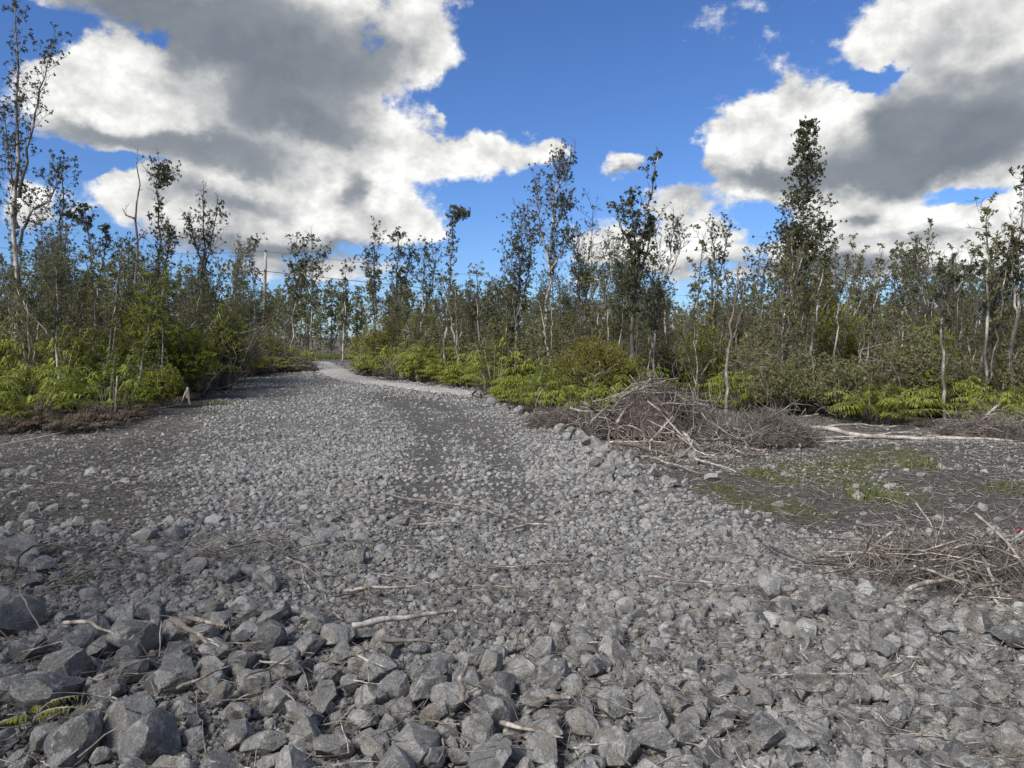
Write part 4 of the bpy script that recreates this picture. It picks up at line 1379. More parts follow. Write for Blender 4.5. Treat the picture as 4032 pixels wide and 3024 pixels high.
# ------------------------------------------------------------------ bushes, ferns, grass
def gen_bush(seed, rx, ry, rz, n, m=8, L=.09, W=.06, shell=.55, nst=10, lump=.35):
    rs = RS(seed)
    d = unit(rs.normal(0, 1, (n, 3)))
    d[:, 2] = np.abs(d[:, 2]) * rs.choice((1, 1, 1, -.5), n)
    r = shell + (1 - shell) * rs.rand(n) ** .6
    lumps = unit(rs.normal(0, 1, (9, 3)))
    k = np.max(d @ lumps.T, axis=1)
    r = r * (1 - lump + lump * sstep(k, .3, .95))
    C = d * r[:, None] * (rx, ry, rz) + (0, 0, rz * .75)
    C[:, 2] = np.maximum(C[:, 2], .05)
    v, f = leaf_quads(rs, C, unit(d + (0, 0, .4)), m, L, W)
    B = MB()
    P0 = rs.normal(0, .12 * rx, (nst, 3)) * (1, 1, 0)
    D = unit(np.stack([rs.normal(0, .5, nst), rs.normal(0, .5, nst), np.ones(nst)], -1))
    W_ = walk(rs, P0, D, rz * 1.5 * rs.uniform(.6, 1.1, nst), 7, .2, .05)
    B.tubes(W_, (.016 * rs.uniform(.6, 1.4, nst))[:, None] * np.linspace(1, .35, 7)[None], 4)
    sel = rs.choice(n, min(n, nst * 6))
    st = W_[rs.randint(0, nst, len(sel)), rs.randint(2, 7, len(sel))]
    t = np.linspace(0, 1, 4)[None, :, None]
    Q = st[:, None] * (1 - t) + C[sel][:, None] * t
    Q[:, 1:3] += rs.normal(0, .05 * rx, (len(sel), 2, 3))
    B.tubes(Q, np.full((len(sel), 1), .007) * np.linspace(1, .5, 4)[None], 3)
    return B, (v, f)


def bush(name, loc, data, leaf, label, group=None, rot=0, scale=1):
    B, lv = data
    root = link(name, None, None, loc, (0, 0, rot), scale)
    link('stems', B if isinstance(B, bpy.types.Mesh) else B.mesh('stems', M['twig'], True), root)
    link('foliage', lv if isinstance(lv, bpy.types.Mesh) else mesh_np('foliage', lv[0], lv[1], M[leaf]), root)
    return tag(root, label, 'shrub', group)


def spot(px, Y):
    x = (px - CX) / F * Y
    return (x, Y, float(gz(x, Y)))


bush('shrub', spot(2360, 17.6), gen_bush(61, 1.15, .9, 1.05, 1300, 8, .10, .026, .3, 16, .55), 'olive', 'round olive-brown bush left of the leaning tufted tree')
bush('shrub', spot(600, 20), gen_bush(62, 1.15, 1.0, 1.8, 1100, 10, .075, .045, .15, 16, .75), 'lime', 'tall yellow-green bush around the snag and crooked little tree, left')
bush('shrub', spot(760, 20.5), gen_bush(63, 1.05, .9, 1.3, 850, 10, .075, .045, .15, 14, .75), 'lime', 'lower yellow-green bush right of the tall yellow-green one, left')
bush('shrub', spot(470, 20), gen_bush(64, .7, .7, 1.15, 500, 10, .075, .045, .15, 12, .75), 'lime', 'small yellow-green bush left of the tall yellow-green one')
bush('shrub', spot(880, 24), gen_bush(65, .9, .9, 1.3, 800, 8, .09, .06, .35), 'leaf', 'dark green bush at the edge of the wood right of the yellow-green bushes')
bush('shrub', spot(640, 17.8), gen_bush(66, .45, .5, .6, 420, 8, .07, .045, .35), 'lime', 'low leafy bush behind the crooked little tree, left')
bush('shrub', spot(3330, 15.5), gen_bush(67, .9, .8, .75, 600, 8, .07, .045, .1, 14, .8), 'leaf', 'loose green bush right of the bright ferns, behind the fallen log')
bush('shrub', spot(3560, 16.5), gen_bush(68, 1.1, .8, .85, 600, 8, .075, .05, .1, 16, .8), 'leaf', 'dark bush behind the middle of the fallen log')
bush('shrub', spot(3060, 16), gen_bush(69, .8, .7, .75, 450, 8, .07, .045, .1, 12, .8), 'leaf', 'dark leafy bush left of the bright ferns behind the brush pile')
bush('shrub', spot(1040, 38), gen_bush(70, 1.6, 1.3, .9, 700, 8, .12, .06, .15, 20, .75), 'olive', 'tangled brownish bush at the foot of the utility pole')
bush('shrub', spot(1480, 36), gen_bush(71, 1.7, 1.2, 1.5, 650, 7, .26, .045, .05, 16, .85), 'olive', 'tall tawny bush inside the bend of the driveway')

# undergrowth of the wood: copies of four shrubs
UV_ = []
for k in range(5):
    B, lv = gen_bush(80 + k, [.8, 1.0, .7, 1.1, .6][k], [.8, .9, .7, 1.0, .6][k], [.9, 1.1, 1.3, .8, 1.0][k], 360, 8, .07, .048, .1, 12, .8)
    UV_.append((B.mesh('stems', M['twig'], True), mesh_np('foliage', lv[0], lv[1], M[['leaf', 'leaf_far', 'lime', 'leaf', 'leaf_far'][k]])))
ru = RS(15)
cnt = 0
up = []
while cnt < 280:
    y = 16.5 + 36 * ru.rand() ** 1.3
    x = ru.uniform(-.74, .74) * y
    if not inpoly(np.array([x]), np.array([y]), WOOD)[0] or not road_free(np.array([x]), np.array([y]))[0]:
        continue
    if any((x - a) ** 2 + (y - b) ** 2 < .8 for a, b in up):
        continue
    up.append((x, y))
    cnt += 1
    k = ru.choice(5, p=[.26, .26, .12, .2, .16])
    px = CX + F * x / y
    zone = 'left wood' if px < 1180 else 'wood beside the driveway' if px < 2050 else 'right wood'
    lab = '%s %s, %s' % ('yellowish shrub' if k == 2 else 'grey-green shrub', 'under the front trees' if y < 23 else 'deep between the trunks', beside(px))
    bush('shrub', (x, y, float(gz(x, y))), UV_[k], None, lab, group_for(lab, 'undergrowth shrubs of the ' + zone), ru.uniform(0, 6.28), ru.uniform(.7, 1.15) * (1.0 if y < 21 else 1.45))


def gen_fern(seed, R, H, n, bl=.20, bw=.030):
    """thicket fern: arching stalks hung with drooping pointed blades"""
    rs = RS(seed)
    S, V, Fq = MB(), [], []
    nb = 0
    for i in range(n):
        a = rs.uniform(0, 6.283)
        out = np.array((math.cos(a), math.sin(a), 0))
        reach = R * rs.uniform(.25, 1.0)
        h = H * rs.uniform(.3, 1.15) * (1.05 - .35 * reach / R)
        r0 = rs.uniform(0, .35) * R
        K = 9
        t = np.linspace(0, 1, K)
        wob = np.array((-out[1], out[0], 0)) * rs.normal(0, .12)
        P = out * (r0 + reach * (t ** 1.3))[:, None] + wob * t[:, None] ** 2 + np.array((0, 0, 1.0)) * (h * np.sin(np.clip(t * 1.25, 0, 1) * 1.57) - h * .42 * np.clip(t - .65, 0, 1) ** 1.4)[:, None]
        S.tubes(P, np.linspace(.007, .003, K), 3)
        m = 11
        tt = np.linspace(.42, 1.0, m)
        Q = np.stack([np.interp(tt, t, P[:, j]) for j in range(3)], -1)
        T = unit(np.gradient(Q, axis=0))
        side = unit(np.cross(T, (0, 0, 1.0)) + 1e-6)
        for sg in (-1, 1):
            L = bl * rs.uniform(.7, 1.2, m) * (1.0 - .45 * np.linspace(0, 1, m) ** 2)
            d1 = unit(side * sg + T * rs.uniform(.15, .7, (m, 1)) + np.array((0, 0, 1.0)) * rs.uniform(-.15, .3, (m, 1)))
            d2 = unit(d1 * .55 + np.array((0, 0, -1.0)) * rs.uniform(.4, 1.0, (m, 1)))
            wv = unit(np.cross(d1, (0, 0, 1.0)) + T * .2)
            w = (bw * rs.uniform(.8, 1.2, m) * .5)[:, None]
            A = Q
            B = Q + d1 * (L * .45)[:, None]
            C = B + d2 * (L * .55)[:, None]
            v = np.stack([A - wv * w * .5, A + wv * w * .5, B + wv * w, B - wv * w, C + wv * w * .12, C - wv * w * .12], 1)
            f = np.array(((0, 1, 2, 3), (3, 2, 4, 5)))[None] + (nb + np.arange(m) * 6)[:, None, None]
            V.append(v.reshape(-1, 3))
            Fq.append(f.reshape(-1, 4))
            nb += m * 6
    return S, (np.concatenate(V), np.concatenate(Fq))


FV, DFV = [], []
for k in range(8):
    S, lv = gen_fern(200 + k, [.75, .9, .65, 1.0, .8, .7, .95, .6][k], [.8, 1.0, .7, .9, 1.15, .6, .75, .9][k], 38)
    FV.append((S.mesh('stalks', M['twig'], True), mesh_np('fronds', lv[0], lv[1], M['fern'])))
    S, lv = gen_fern(240 + k, [.7, .8, .6, .9, .7, .6, .8, .6][k], .55, 26, .18, .022)
    DFV.append((S.mesh('stalks', M['twig'], True), mesh_np('fronds', lv[0], lv[1], M['dead_fern'])))


def fern(x, y, s, zs, lab, grp, rs, dead=False, z=None):
    if not dead and rs.rand() < .15:
        dead = True
        lab = lab.replace('yellow-green fern', 'browned fern').replace('bright fern', 'browned fern').replace('green fern', 'browned fern').replace('taller fern', 'browned fern')
        grp = group_for(lab, grp + ', browned')
        s *= rs.uniform(.6, .9)
        zs *= .7
    k = rs.randint(8)
    S, Fm = (DFV if dead else FV)[k]
    s = s * (1.0 if dead else rs.uniform(.65, 1.4))
    root = link('dead_fern' if dead else 'fern', None, None, (x, y, float(gz(x, y)) if z is None else z), (0, 0, rs.uniform(0, 6.28)), (s, s, s * zs))
    link('stalks', S, root)
    link('fronds', Fm, root)
    return tag(root, lab, 'fern', grp)


rf = RS(31)
# px range, py(base) range -> rows of clumps; several depths per zone
def fern_zone(poly, n, s, zs, lab, grp, dead=False, mind=.42):
    poly = [G(*p) for p in poly]
    xs_, ys_ = [p[0] for p in poly], [p[1] for p in poly]
    got, t = [], 0
    while len(got) < n and t < 20000:
        t += 1
        x, y = rf.uniform(min(xs_), max(xs_)), rf.uniform(min(ys_), max(ys_))
        if not inpoly(np.array([x]), np.array([y]), poly)[0]:
            continue
        if any((x - a) ** 2 + (y - b) ** 2 < mind ** 2 for a, b in got):
            continue
        got.append((x, y))
        lb = lab + ', ' + beside(CX + F * x / y)
        fern(x, y, rf.uniform(*s), rf.uniform(*zs), lb, group_for(lb, grp), rf, dead)


fern_zone([(-250, 1690), (250, 1690), (420, 1660), (560, 1620), (560, 1560), (-250, 1560)], 52, (.95, 1.25), (.8, 1.3), 'yellow-green fern clump of the left thicket', 'ferns of the thicket at the left edge')
fern_zone([(-250, 1560), (560, 1560), (700, 1560), (700, 1520), (-250, 1510)], 44, (1.1, 1.5), (1.0, 1.5), 'taller fern clump behind the left thicket', 'ferns at the back of the left thicket')
fern_zone([(560, 1600), (720, 1580), (880, 1500), (820, 1490), (600, 1540)], 20, (.9, 1.2), (.9, 1.3), 'fern clump under the left bushes', 'ferns under the yellow-green bushes')
fern_zone([(-200, 1720), (150, 1715), (420, 1690), (560, 1650), (560, 1620), (250, 1670), (-200, 1680)], 26, (.5, .75), (.6, 1.0), 'withered fern fronting the left thicket', 'withered ferns along the left thicket', True, .3)
fern_zone([(560, 1620), (700, 1590), (860, 1520), (900, 1490), (820, 1490), (600, 1570)], 16, (.5, .75), (.7, 1.1), 'withered brown fern under the left bushes', 'withered ferns under the left bushes', True, .3)
fern_zone([(1700, 1510), (1900, 1540), (2080, 1620), (2250, 1640), (2400, 1660), (2500, 1600), (2480, 1560), (2100, 1530), (1850, 1490)], 60, (.75, 1.15), (.75, 1.15), 'bright fern clump behind the pale boulders', 'bright ferns behind the pale boulders')
fern_zone([(1850, 1490), (2100, 1530), (2480, 1560), (2750, 1540), (2750, 1500), (2300, 1490), (2000, 1465)], 34, (.8, 1.15), (.8, 1.15), 'fern clump below the tall open trees', 'ferns below the tall open trees')
fern_zone([(2000, 1610), (2250, 1660), (2420, 1700), (2450, 1660), (2250, 1620), (2050, 1590)], 18, (.45, .65), (.6, 1.0), 'withered fern before the bright ferns', 'withered ferns at the front of the bright ferns', True, .3)
fern_zone([(2650, 1600), (2950, 1620), (3400, 1640), (3400, 1590), (3000, 1570), (2650, 1560)], 20, (.7, 1.0), (.8, 1.2), 'fern clump behind the brush pile', 'ferns behind the brush pile')
fern_zone([(3400, 1680), (3700, 1700), (4250, 1700), (4250, 1630), (3700, 1630), (3400, 1640)], 20, (.65, .95), (.75, 1.1), 'green fern clump behind the log tips', 'ferns at the far right')
fern_zone([(2600, 1560), (4200, 1600), (4200, 1530), (2600, 1500)], 14, (.8, 1.1), (.9, 1.3), 'shaded fern clump of the right wood', 'shaded ferns of the right wood')
fern_zone([(1420, 1480), (1560, 1500), (1700, 1515), (1750, 1490), (1560, 1465), (1450, 1450)], 20, (.8, 1.2), (.9, 1.3), 'fern clump inside the driveway bend', 'ferns inside the driveway bend')
fern_zone([(900, 1490), (1180, 1455), (1200, 1435), (1000, 1440), (900, 1460)], 16, (.9, 1.3), (.7, 1.1), 'fern clump left of the driveway mouth', 'ferns left of the driveway mouth')
fern_zone([(900, 1496), (1200, 1462), (1215, 1445), (950, 1470)], 16, (.7, 1.0), (.7, 1.1), 'withered brown fern left of the driveway mouth', 'withered ferns left of the driveway mouth', True, .5)
fern_zone([(1400, 1476), (1560, 1500), (1640, 1508), (1560, 1480), (1420, 1450)], 14, (.7, 1.1), (.8, 1.3), 'withered brown fern inside the driveway bend', 'withered ferns inside the driveway bend', True, .5)
x, y = hit(140, 2900)
S, lv = gen_fern(299, .085, .10, 6, .038, .007)
o = link('fern', None, None, (x, y, float(gz(x, y)) + .06))
link('stalks', S.mesh('stalks', M['twig'], True), o)
link('fronds', mesh_np('fronds', lv[0], lv[1], M['fern']), o)
tag(o, 'small pale green fern among the boulders, bottom left corner', 'fern')


def blades(rs, x, y, h, w, lean=.45):
    n = len(x)
    z = gz(x, y)
    a = rs.uniform(0, 6.283, n)
    d = np.stack([np.cos(a), np.sin(a)], -1)
    s = np.stack([-d[:, 1], d[:, 0]], -1) * w[:, None]
    ln = (h * rs.uniform(.1, lean * 2, n))[:, None]
    b = np.stack([x, y], -1)
    mk = lambda xy, zz: np.concatenate([xy, zz[:, None]], 1)
    v = np.stack([mk(b - s, z - .01), mk(b + s, z - .01), mk(b + d * ln * .35 + s * .8, z + h * .6), mk(b + d * ln * .35 - s * .8, z + h * .6), mk(b + d * ln + s * .1, z + h), mk(b + d * ln - s * .1, z + h)], 1)
    f = np.array(((0, 1, 2, 3), (3, 2, 4, 5)))[None] + (np.arange(n) * 6)[:, None, None]
    return v.reshape(-1, 3), f.reshape(-1, 4)


rg = RS(8)
gp = np.array(GRASS)
n = 60000
x, y = rg.uniform(gp[:, 0].min(), gp[:, 0].max(), n), rg.uniform(gp[:, 1].min(), gp[:, 1].max(), n)
jx, jy = (fbm(x, y, 5) - .5) * 1.5, (fbm(x, y, 6) - .5) * 1.5
k = inpoly(x + jx, y + jy, GRASS) & (rg.rand(n) < sstep(fbm(x * 1.2, y * 1.2, 9, 4), .42, .74) * .42 + .02)
x, y = x[k], y[k]
v, f = blades(rg, x, y, rg.uniform(.006, .024, len(x)), rg.uniform(.002, .005, len(x)), 1.2)
tag(link('grass', mesh_np('grass', v, f, M['grass'])), 'short patchy green grass on the soil, right side', 'grass', kind='stuff')
n = 14000                                       # verge beyond the road and by the stake
y = rg.uniform(56, 62, n)
x = rg.uniform(-20, -8, n)
v, f = blades(rg, x, y, rg.uniform(.15, .4, n), rg.uniform(.02, .04, n))
tag(link('grass', mesh_np('grass', v, f, M['grass'])), 'grass verge on the far side of the cross road', 'grass', kind='stuff')


def tuft(px, py, r, n, h, lab):
    x0, y0 = hit(px, py)
    x, y = x0 + rg.normal(0, r, n), y0 + rg.normal(0, r * .8, n)
    v, f = blades(rg, x, y, rg.uniform(.2, 1, n) * h * .5, rg.uniform(.002, .0045, n) * (1 + y0 * .06), .5)
    v = v - (x0, y0, 0)
    tag(link('grass_tuft', mesh_np('grass_tuft', v, f, M['grass']), None, (x0, y0, 0)), lab, 'grass', kind='stuff')


tuft(2985, 1870, .10, 160, .20, 'bright upright grass tuft nearest to the log end')
tuft(3080, 1900, .14, 150, .14, 'low grass tuft right of the bright upright one')
tuft(2840, 1925, .12, 160, .12, 'small bright grass tuft on the rubble edge')
tuft(3330, 1840, .22, 220, .20, 'broad darker grass tuft in front of the log')
tuft(3440, 1960, .20, 260, .20, 'pale tall grass in the middle of the green patch')
tuft(860, 1590, .30, 300, .22, 'green grass patch right of the wooden stake')
tuft(960, 1540, .25, 160, .18, 'grass patch farther right of the wooden stake')
tuft(290, 2290, .09, 90, .12, 'thin grass sprouting from dark soil, left foreground')
tuft(610, 2270, .07, 60, .06, 'tiny green sprouts among rubble, left')
tuft(3640, 1840, .15, 140, .24, 'tall dark grass on the soil hump, right')
tuft(3990, 1930, .25, 240, .16, 'grass at the right edge above the red scrap')

# ------------------------------------------------------------------ dead wood, brush piles, pole, wires, stakes
rw = RS(63)


def stick(pxs, w, label, group=None, mat='dead_wood', lift=.0, side=0, ends=None, name='branch', K=None, jit=.012, sides=6, twigs=0):
    """a branch lying on the ground along photograph points, w = thickness in photograph pixels"""
    P = []
    for i, p in enumerate(pxs):
        if len(p) == 3:
            q = at(p[0], p[1], p[2])
        else:
            x, y = hit(*p)
            q = np.array((x, y, float(gz(x, y)) + lift * 1.25 + .015))
        P.append(q)
    P = np.array(P)
    d = np.hypot(P[:, 1].mean(), CAM_Z)
    r = w / F * d / 2
    K = K or 9 + 3 * (len(pxs) - 1)
    P = resample(P, K)
    ln = np.linalg.norm(P[-1] - P[0])
    jj = rw.normal(0, jit * ln ** .7, (K + 4, 3)) * (1, 1, .5)
    jj = (jj[:-4] + 2 * jj[1:-3] + 3 * jj[2:-2] + 2 * jj[3:-1] + jj[4:]) / 4.5
    P[1:-1] += jj[1:-1]
    P[:, 2] = np.maximum(P[:, 2], gz(P[:, 0], P[:, 1]) + r * .8 + (.02 if lift else .012))
    R = r * np.linspace(1.0, .42, K) * rw.uniform(.82, 1.14, K)
    R[-1] *= .4
    R[0] *= .75
    o0 = P[0].copy()
    mb = MB()
    mb.tubes(P - o0, R, sides)
    if twigs:
        i = rw.randint(1, K - 1, twigs)
        D = unit(rw.normal(0, 1, (twigs, 3)) * (1, 1, .5) + unit(P[-1] - P[0]))
        W = walk(rw, P[i] - o0, D, ln * rw.uniform(.08, .22, twigs), 5, .3, .05)
        mb.tubes(W, (r * .4) * np.linspace(1, .4, 5)[None] * np.ones((twigs, 1)), 4)
    o = link(name, mb.mesh(name, M[mat], True), None, o0)
    return tag(o, label, 'branch', group)


L_ = .05
stick([(1388, 2582), (1619, 2538), (1779, 2518), (1803, 2545)], 26, 'thick pale stick with a hooked end, centre foreground', lift=.12)
stick([(1731, 2610), (1831, 2494)], 11, 'short brown stick leaning across the hooked pale stick', lift=.13, mat='twig')
stick([(1480, 2600), (1600, 2600), (1740, 2604)], 20, 'dark weathered stick below the hooked pale stick', lift=.07, mat='twig')
stick([(1352, 2374), (1500, 2362), (1667, 2346)], 16, 'pale knobby stick left of centre in mid foreground', lift=L_)
stick([(1503, 1965), (1555, 1975), (1699, 1997), (1859, 2023), (1994, 2055)], 11, 'long thin pale stick lying across the pad, middle', lift=.03)
stick([(1611, 2087), (1760, 2080), (1895, 2085)], 9, 'dark thin branch below the long thin pale stick', lift=.03, mat='twig', twigs=4)
stick([(2006, 2111), (2082, 2083), (2162, 2087)], 14, 'short broken log with a pale cut end, middle', lift=.03)
stick([(2553, 2314), (2740, 2335), (2930, 2355)], 13, 'straight pale stick right of centre in mid foreground', lift=L_)
stick([(1460, 2299), (1723, 2346), (1819, 2369), (2178, 2350)], 7, 'very long thin dark vine-like stick, centre', lift=.05, mat='twig')
stick([(1899, 2251), (2018, 2267), (2290, 2247), (2337, 2219)], 8, 'slim grey forked twig above the vine-like stick', lift=.04, mat='twig', twigs=3)
stick([(1823, 2945), (1827, 2785), (1843, 2753)], 24, 'upright twisted grey stick between rocks, bottom centre', lift=.14)
stick([(1970, 2929), (2218, 2993)], 20, 'smooth grey stick under the pale cube-like rock, bottom edge', lift=.06)
stick([(2154, 2849), (2250, 2849)], 28, 'frayed pale stump of wood behind the cube-like rock', lift=.08)
stick([(1400, 2666), (1531, 2730)], 12, 'short stick with frayed fibres left of the crusted boulder', lift=.08)
stick([(2457, 2809), (2545, 2877)], 7, 'thin straw-like twig bundle, lower right of centre', lift=.05)
stick([(2983, 2163), (3079, 2227), (3175, 2263), (3238, 2259), (3358, 2299)], 16, 'lichen-spotted crooked branch left of the twig pile', lift=.06, mat='dark_bark', twigs=4)
stick([(2760, 2769), (2927, 2897)], 16, 'dark rotten stick beside the reddish round rock', lift=.04, mat='dark_bark')
stick([(3462, 2690), (3558, 2650), (3669, 2654)], 15, 'pale curved stick below the twig pile, lower right', lift=.05, twigs=3)
stick([(3039, 2717), (3278, 2712), (3422, 2720)], 6, 'long thin straight cane lying level, lower right', lift=.05)
stick([(702, 2913), (918, 2805)], 13, 'straight thin stick lying over rocks, lower left', lift=.16)
stick([(678, 2578), (760, 2640), (830, 2690)], 30, 'splintered thick branch end, lower left', lift=.14, twigs=5)
stick([(742, 2574), (902, 2614)], 24, 'second splintered branch to the right, lower left', lift=.14, twigs=5)
stick([(72, 2578), (88, 2458), (144, 2410), (239, 2418), (359, 2458)], 13, 'dark bent branch arching over the left boulders', lift=.32, mat='dark_bark')
stick([(75, 2575), (120, 2682), (200, 2841)], 8, 'thin twig dangling down over the left boulders', lift=.28, mat='twig')
stick([(399, 2251), (535, 2195)], 11, 'pale stick on dark soil, left', lift=.04)
stick([(247, 2342), (300, 2320), (351, 2290)], 15, 'short whitish stick by the sprouting grass, left', lift=.05)
stick([(263, 2725), (367, 2721), (463, 2785)], 18, 'grey bark strip bridging two boulders, lower left', lift=.25)
stick([(1109, 2865), (1150, 2930), (1181, 3009)], 10, 'thin pale twig running down to the bottom edge, left of centre', lift=.13)
stick([(966, 2825), (1053, 2793), (1157, 2705)], 10, 'reddish brown crooked stick, lower left of centre', lift=.13, mat='twig')
stick([(1189, 2275), (1197, 2338), (1221, 2378)], 13, 'short white crooked stick standing among rubble, left of centre', lift=.05)
stick([(900, 2190), (1010, 2165), (1150, 2150)], 9, 'grey branch lying over the rubble edge, left of centre', lift=.04, mat='twig', twigs=3)
stick([(3570, 2414), (3797, 2322), (3829, 2302)], 22, 'thick pale pole slanting up into the twig pile', lift=.10)
stick([(2400, 1748, 11.6), (2530, 1738, 11.6), (2655, 1742, 11.6)], 8, 'slender yellowish stake resting level on the boulders', mat='stake', jit=.001, name='fallen_stake')

# loose sticks strewn between the stones
rl = RS(17)
c_ = 0
while c_ < 64:
    y = rl.uniform(2.5, 6.5)
    x = rl.uniform(-.62, .62) * y
    if rl.rand() > .15 + float(sstep(fbm(np.array(x * 1.1), np.array(y * 1.1), 81, 4), .4, .62)):
        continue
    c_ += 1
    px, py = topx(x, y)
    L = rl.uniform(60, 190)
    a = rl.normal(0, .5) + (0 if rl.rand() < .7 else 1.2)
    j = int(np.argmin([math.hypot(px - p, py - q) for p, q in HP]))
    dx, dy = px - HP[j][0], py - HP[j][1]
    sd = ('left of' if dx < 0 else 'right of') if abs(dx) > abs(dy) else ('behind' if dy < 0 else 'in front of')
    tone = rl.randint(3)
    lab = '%s loose %s stick lying %s the %s' % ('long' if L > 125 else 'short', ('pale', 'brown', 'dark')[tone], sd, NEAR[j])
    stick([(px - L / 2 * math.cos(a), py - L / 2 * math.sin(a) * .6), (px + rl.normal(0, 6), py + rl.normal(0, 6)), (px + L / 2 * math.cos(a), py + L / 2 * math.sin(a) * .6)], rl.uniform(4, 10), lab, group_for(lab, 'loose sticks strewn over the rubble'),
          ('dead_wood', 'twig', 'dark_bark')[tone], lift=rl.uniform(.03, .09), name='stick', sides=5, twigs=rl.randint(0, 3))

# litter of splinters, straw and fine twigs over the rubble
def litter(n, xr, yr, wf, Lr, rr, name, label, lift=(.01, .06), mat='twig', seed=1):
    rs = RS(seed)
    x, y = rs.uniform(*xr, n), rs.uniform(*yr, n)
    k = (np.abs(x) < .72 * y + .3) & (rs.rand(n) < wf(x, y))
    x, y = x[k], y[k]
    P0 = np.stack([x, y, gz(x, y) + rs.uniform(*lift, len(x))], -1)
    a = rs.uniform(0, 6.283, len(x))
    D = np.stack([np.cos(a), np.sin(a), rs.normal(0, .18, len(x))], -1)
    W = walk(rs, P0, D, rs.uniform(*Lr, len(x)), 4, .18, 0)
    W[..., 2] = np.maximum(W[..., 2], gz(W[..., 0], W[..., 1]) + .004)
    R = rs.uniform(*rr, len(x))[:, None] * np.linspace(1, .5, 4)[None]
    mb = MB()
    mb.tubes(W, R, 3, False)
    tag(link(name, mb.mesh(name, M[mat], True)), label, 'wood litter', kind='stuff')


clump = lambda x, y: sstep(fbm(x * 1.1, y * 1.1, 81, 4), .40, .68)
litter(5200, (-3.6, 3.6), (2.1, 6.0), lambda x, y: .10 + .9 * clump(x, y), (.05, .22), (.0015, .0042), 'wood_litter', 'fine brown twigs and straw scattered between foreground rocks', (.02, .09), 'twig', 3)
litter(2200, (-3.6, 3.6), (2.1, 7.5), lambda x, y: .05 + .9 * clump(x + 9, y), (.08, .30), (.002, .006), 'wood_litter', 'pale splinters strewn over the rubble', (.02, .10), 'dead_wood', 4)
litter(9000, (-11, 11), (5.5, 15), lambda x, y: .25 * pad_weight(x, y) + .75 * (1 - pad_weight(x, y)), (.06, .28), (.002, .0055), 'wood_litter', 'small dead twigs strewn over soil and rubble farther back', (.0, .04), 'twig', 5)
litter(700, (-11, 11), (5.5, 15), lambda x, y: .12 * pad_weight(x, y) + .7 * (1 - pad_weight(x, y)), (.10, .4), (.002, .006), 'wood_litter', 'bleached dead twigs strewn farther back', (.0, .05), 'dead_wood', 6)


litter(16000, (-11, 11), (4.5, 16), lambda x, y: np.clip(1.0 - pad_weight(x, y), 0, 1), (.03, .12), (.003, .009), 'soil_mulch', 'dark shredded roots and soil crumbs covering the bare ground', (.0, .02), 'root', 7)


